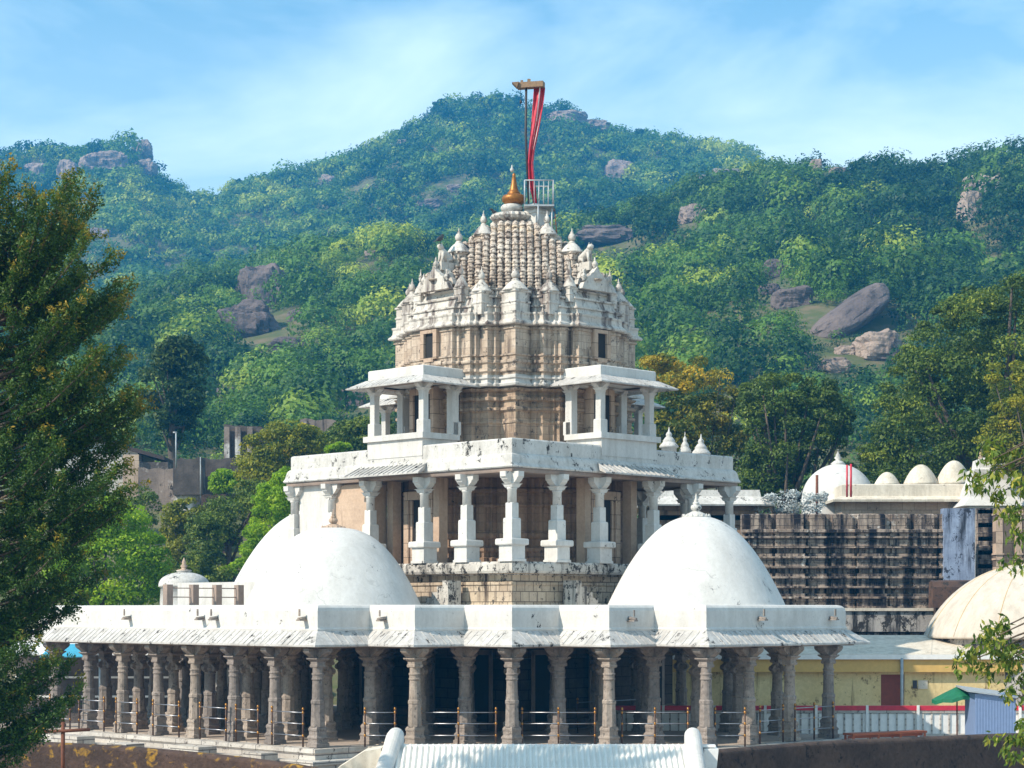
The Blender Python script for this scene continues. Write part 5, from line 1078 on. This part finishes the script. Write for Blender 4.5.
MB().box(P2(140,0,131).x,71,P2(0,475,131).z,P2(168,0,131).x,74,P2(0,462,131).z).build('lean_to', M['ruin_dark'], gh)
rw = empty('ruined_wall', W(190,490,126)); tag(rw, 'old plastered retaining wall with white stains below the dark round-headed tree', 'wall')
def rbox(x0, y0, x1, y1, d, th, m, nm, par):
    a, b = W(x0, y1, d), W(x1, y0, d); mm = MB(); n = 7; top = [(a.x+(b.x-a.x)*i/n, b.z+random.uniform(-.12, .08)) for i in range(n+1)]
    ring = [(a.x, a.z-2), *[(x, z) for x, z in top], (b.x, a.z-2)]; mm.loft([[(x, a.y, z) for x, z in ring], [(x, a.y+th, z) for x, z in ring]]); return mm.build(nm, m, par)
rbox(138,468,175,500,127,1,M['ruin'],'wall',rw); rbox(174,460,200,506,125.5,1,M['ruin'],'wall',rw); rbox(173,458,202,463,125,1.4,M['ruin_dark'],'coping',rw); rbox(199,466,236,500,127.5,1,M['ruin'],'wall',rw); rbox(199,458,238,467,127,1.2,M['ruin_dark'],'coping',rw)
MB().tube([W(200.5,500,125), W(200.5,457,125)], .035, 6).build('pipe', M['grey_metal'], rw)
rt = empty('ruined_tower', W(240,460,130)); tag(rt, 'dark broken stone tower stump left of the yellow-green tree', 'ruin')
rbox(224,425,262,460,130,2.5,M['ruin_dark'],'wall',rt)
for x in (227, 238, 250): MB().cbox(W(x,459,129.7), .35, .3, 2.1).build('buttress', M['ruin'], rt)
rn = empty('ruined_wall', W(345,440,140)); tag(rn, 'broken brown wall top showing above the trees left of the upper porch', 'wall'); rbox(300,419,336,440,140,1.5,M['ruin'],'wall',rn)
bx_ = empty('stone_tank', W(212,510,115)); tag(bx_, 'small brown masonry tank with a dark opening on the slope below the ruins', 'tank'); rbox(201,494,226,525,115,1.5,M['brownwall'],'wall',bx_); rbox(206,500,214,520,114.9,.2,M['dark'],'opening',bx_)  # the opening is a near-black panel painted as shade, not a hole
lp = empty('lamp_post', W(176,460,124)); tag(lp, 'thin pale lamp post in front of the dark round-headed tree', 'lamp post')
MB().tube([W(176,468,124), W(176,433,124)], .045, 8).build('pole', M['grey_metal'], lp); MB().tube([W(173,432.5,124), W(177,432.5,124)], .05, 8).build('lamp_head', M['grey_metal'], lp)
sh = empty('market_shed', W(90,720,82)); tag(sh, 'low dark shed with a blue tarpaulin and pale roof glimpsed through the left colonnade', 'shed')
a, b = W(10,0,82), W(300,0,82)
MB().box(a.x,23,-.6,b.x,23.3,2.5).build('wall', M['ruin_dark'], sh)
MB().loft([[(a.x,21.,2.35),(b.x,21.,2.35),(b.x,21.,2.3),(a.x,21.,2.3)],[(a.x,23.2,2.9),(b.x,23.2,2.9),(b.x,23.2,2.85),(a.x,23.2,2.85)]]).build('roof', M['whitepaint'], sh)
MB().loft([[(W(40,0,80).x,20.,2.28),(W(95,0,80).x,20.,2.28),(W(95,0,80).x,20.,2.24),(W(40,0,80).x,20.,2.24)],[(W(44,0,80).x,21.6,2.75),(W(90,0,80).x,21.6,2.75),(W(90,0,80).x,21.6,2.71),(W(44,0,80).x,21.6,2.71)]]).build('tarpaulin', M['cyan'], sh)
for z in (.5, 1.3): MB().box(a.x,22.6,z,b.x,22.7,z+.08).build('shelf', M['whitepaint'], sh)
for px in (60,100,140,180,220): MB().tube([W(px,0,81).xy.to_3d()+Vector((0,0,-.6)), W(px,0,81).xy.to_3d()+Vector((0,0,2.4))], .06, 6).build('post', M['grey_metal'], sh)
tag(MB().box(W(205,0,76).x,16.6,-.6,W(262,0,76).x,16.9,2.9).build('screen_wall', M['lime']), 'plain whitewashed wall seen between the left columns', 'wall')
# haze
hz = MB().box(-1500,-75,-3,1500,1300,330).build('haze', M['dark'], origin=(0,0,0)); hz.data.materials.clear(); hm = bpy.data.materials.new('haze_air'); hm.use_nodes = True; t = hm.node_tree; t.nodes.clear()
ho = N(t, 'ShaderNodeOutputMaterial'); hv = N(t, 'ShaderNodeVolumePrincipled'); hv.inputs['Color'].default_value = (.06,.46,1,1); hv.inputs['Density'].default_value = .00040; hv.inputs['Anisotropy'].default_value = .0
t.links.new(hv.outputs[0], ho.inputs['Volume']); hz.data.materials.append(hm); hz['kind'] = 'stuff'; hz['label'] = 'thin blue haze over the hills'; hz['category'] = 'haze'
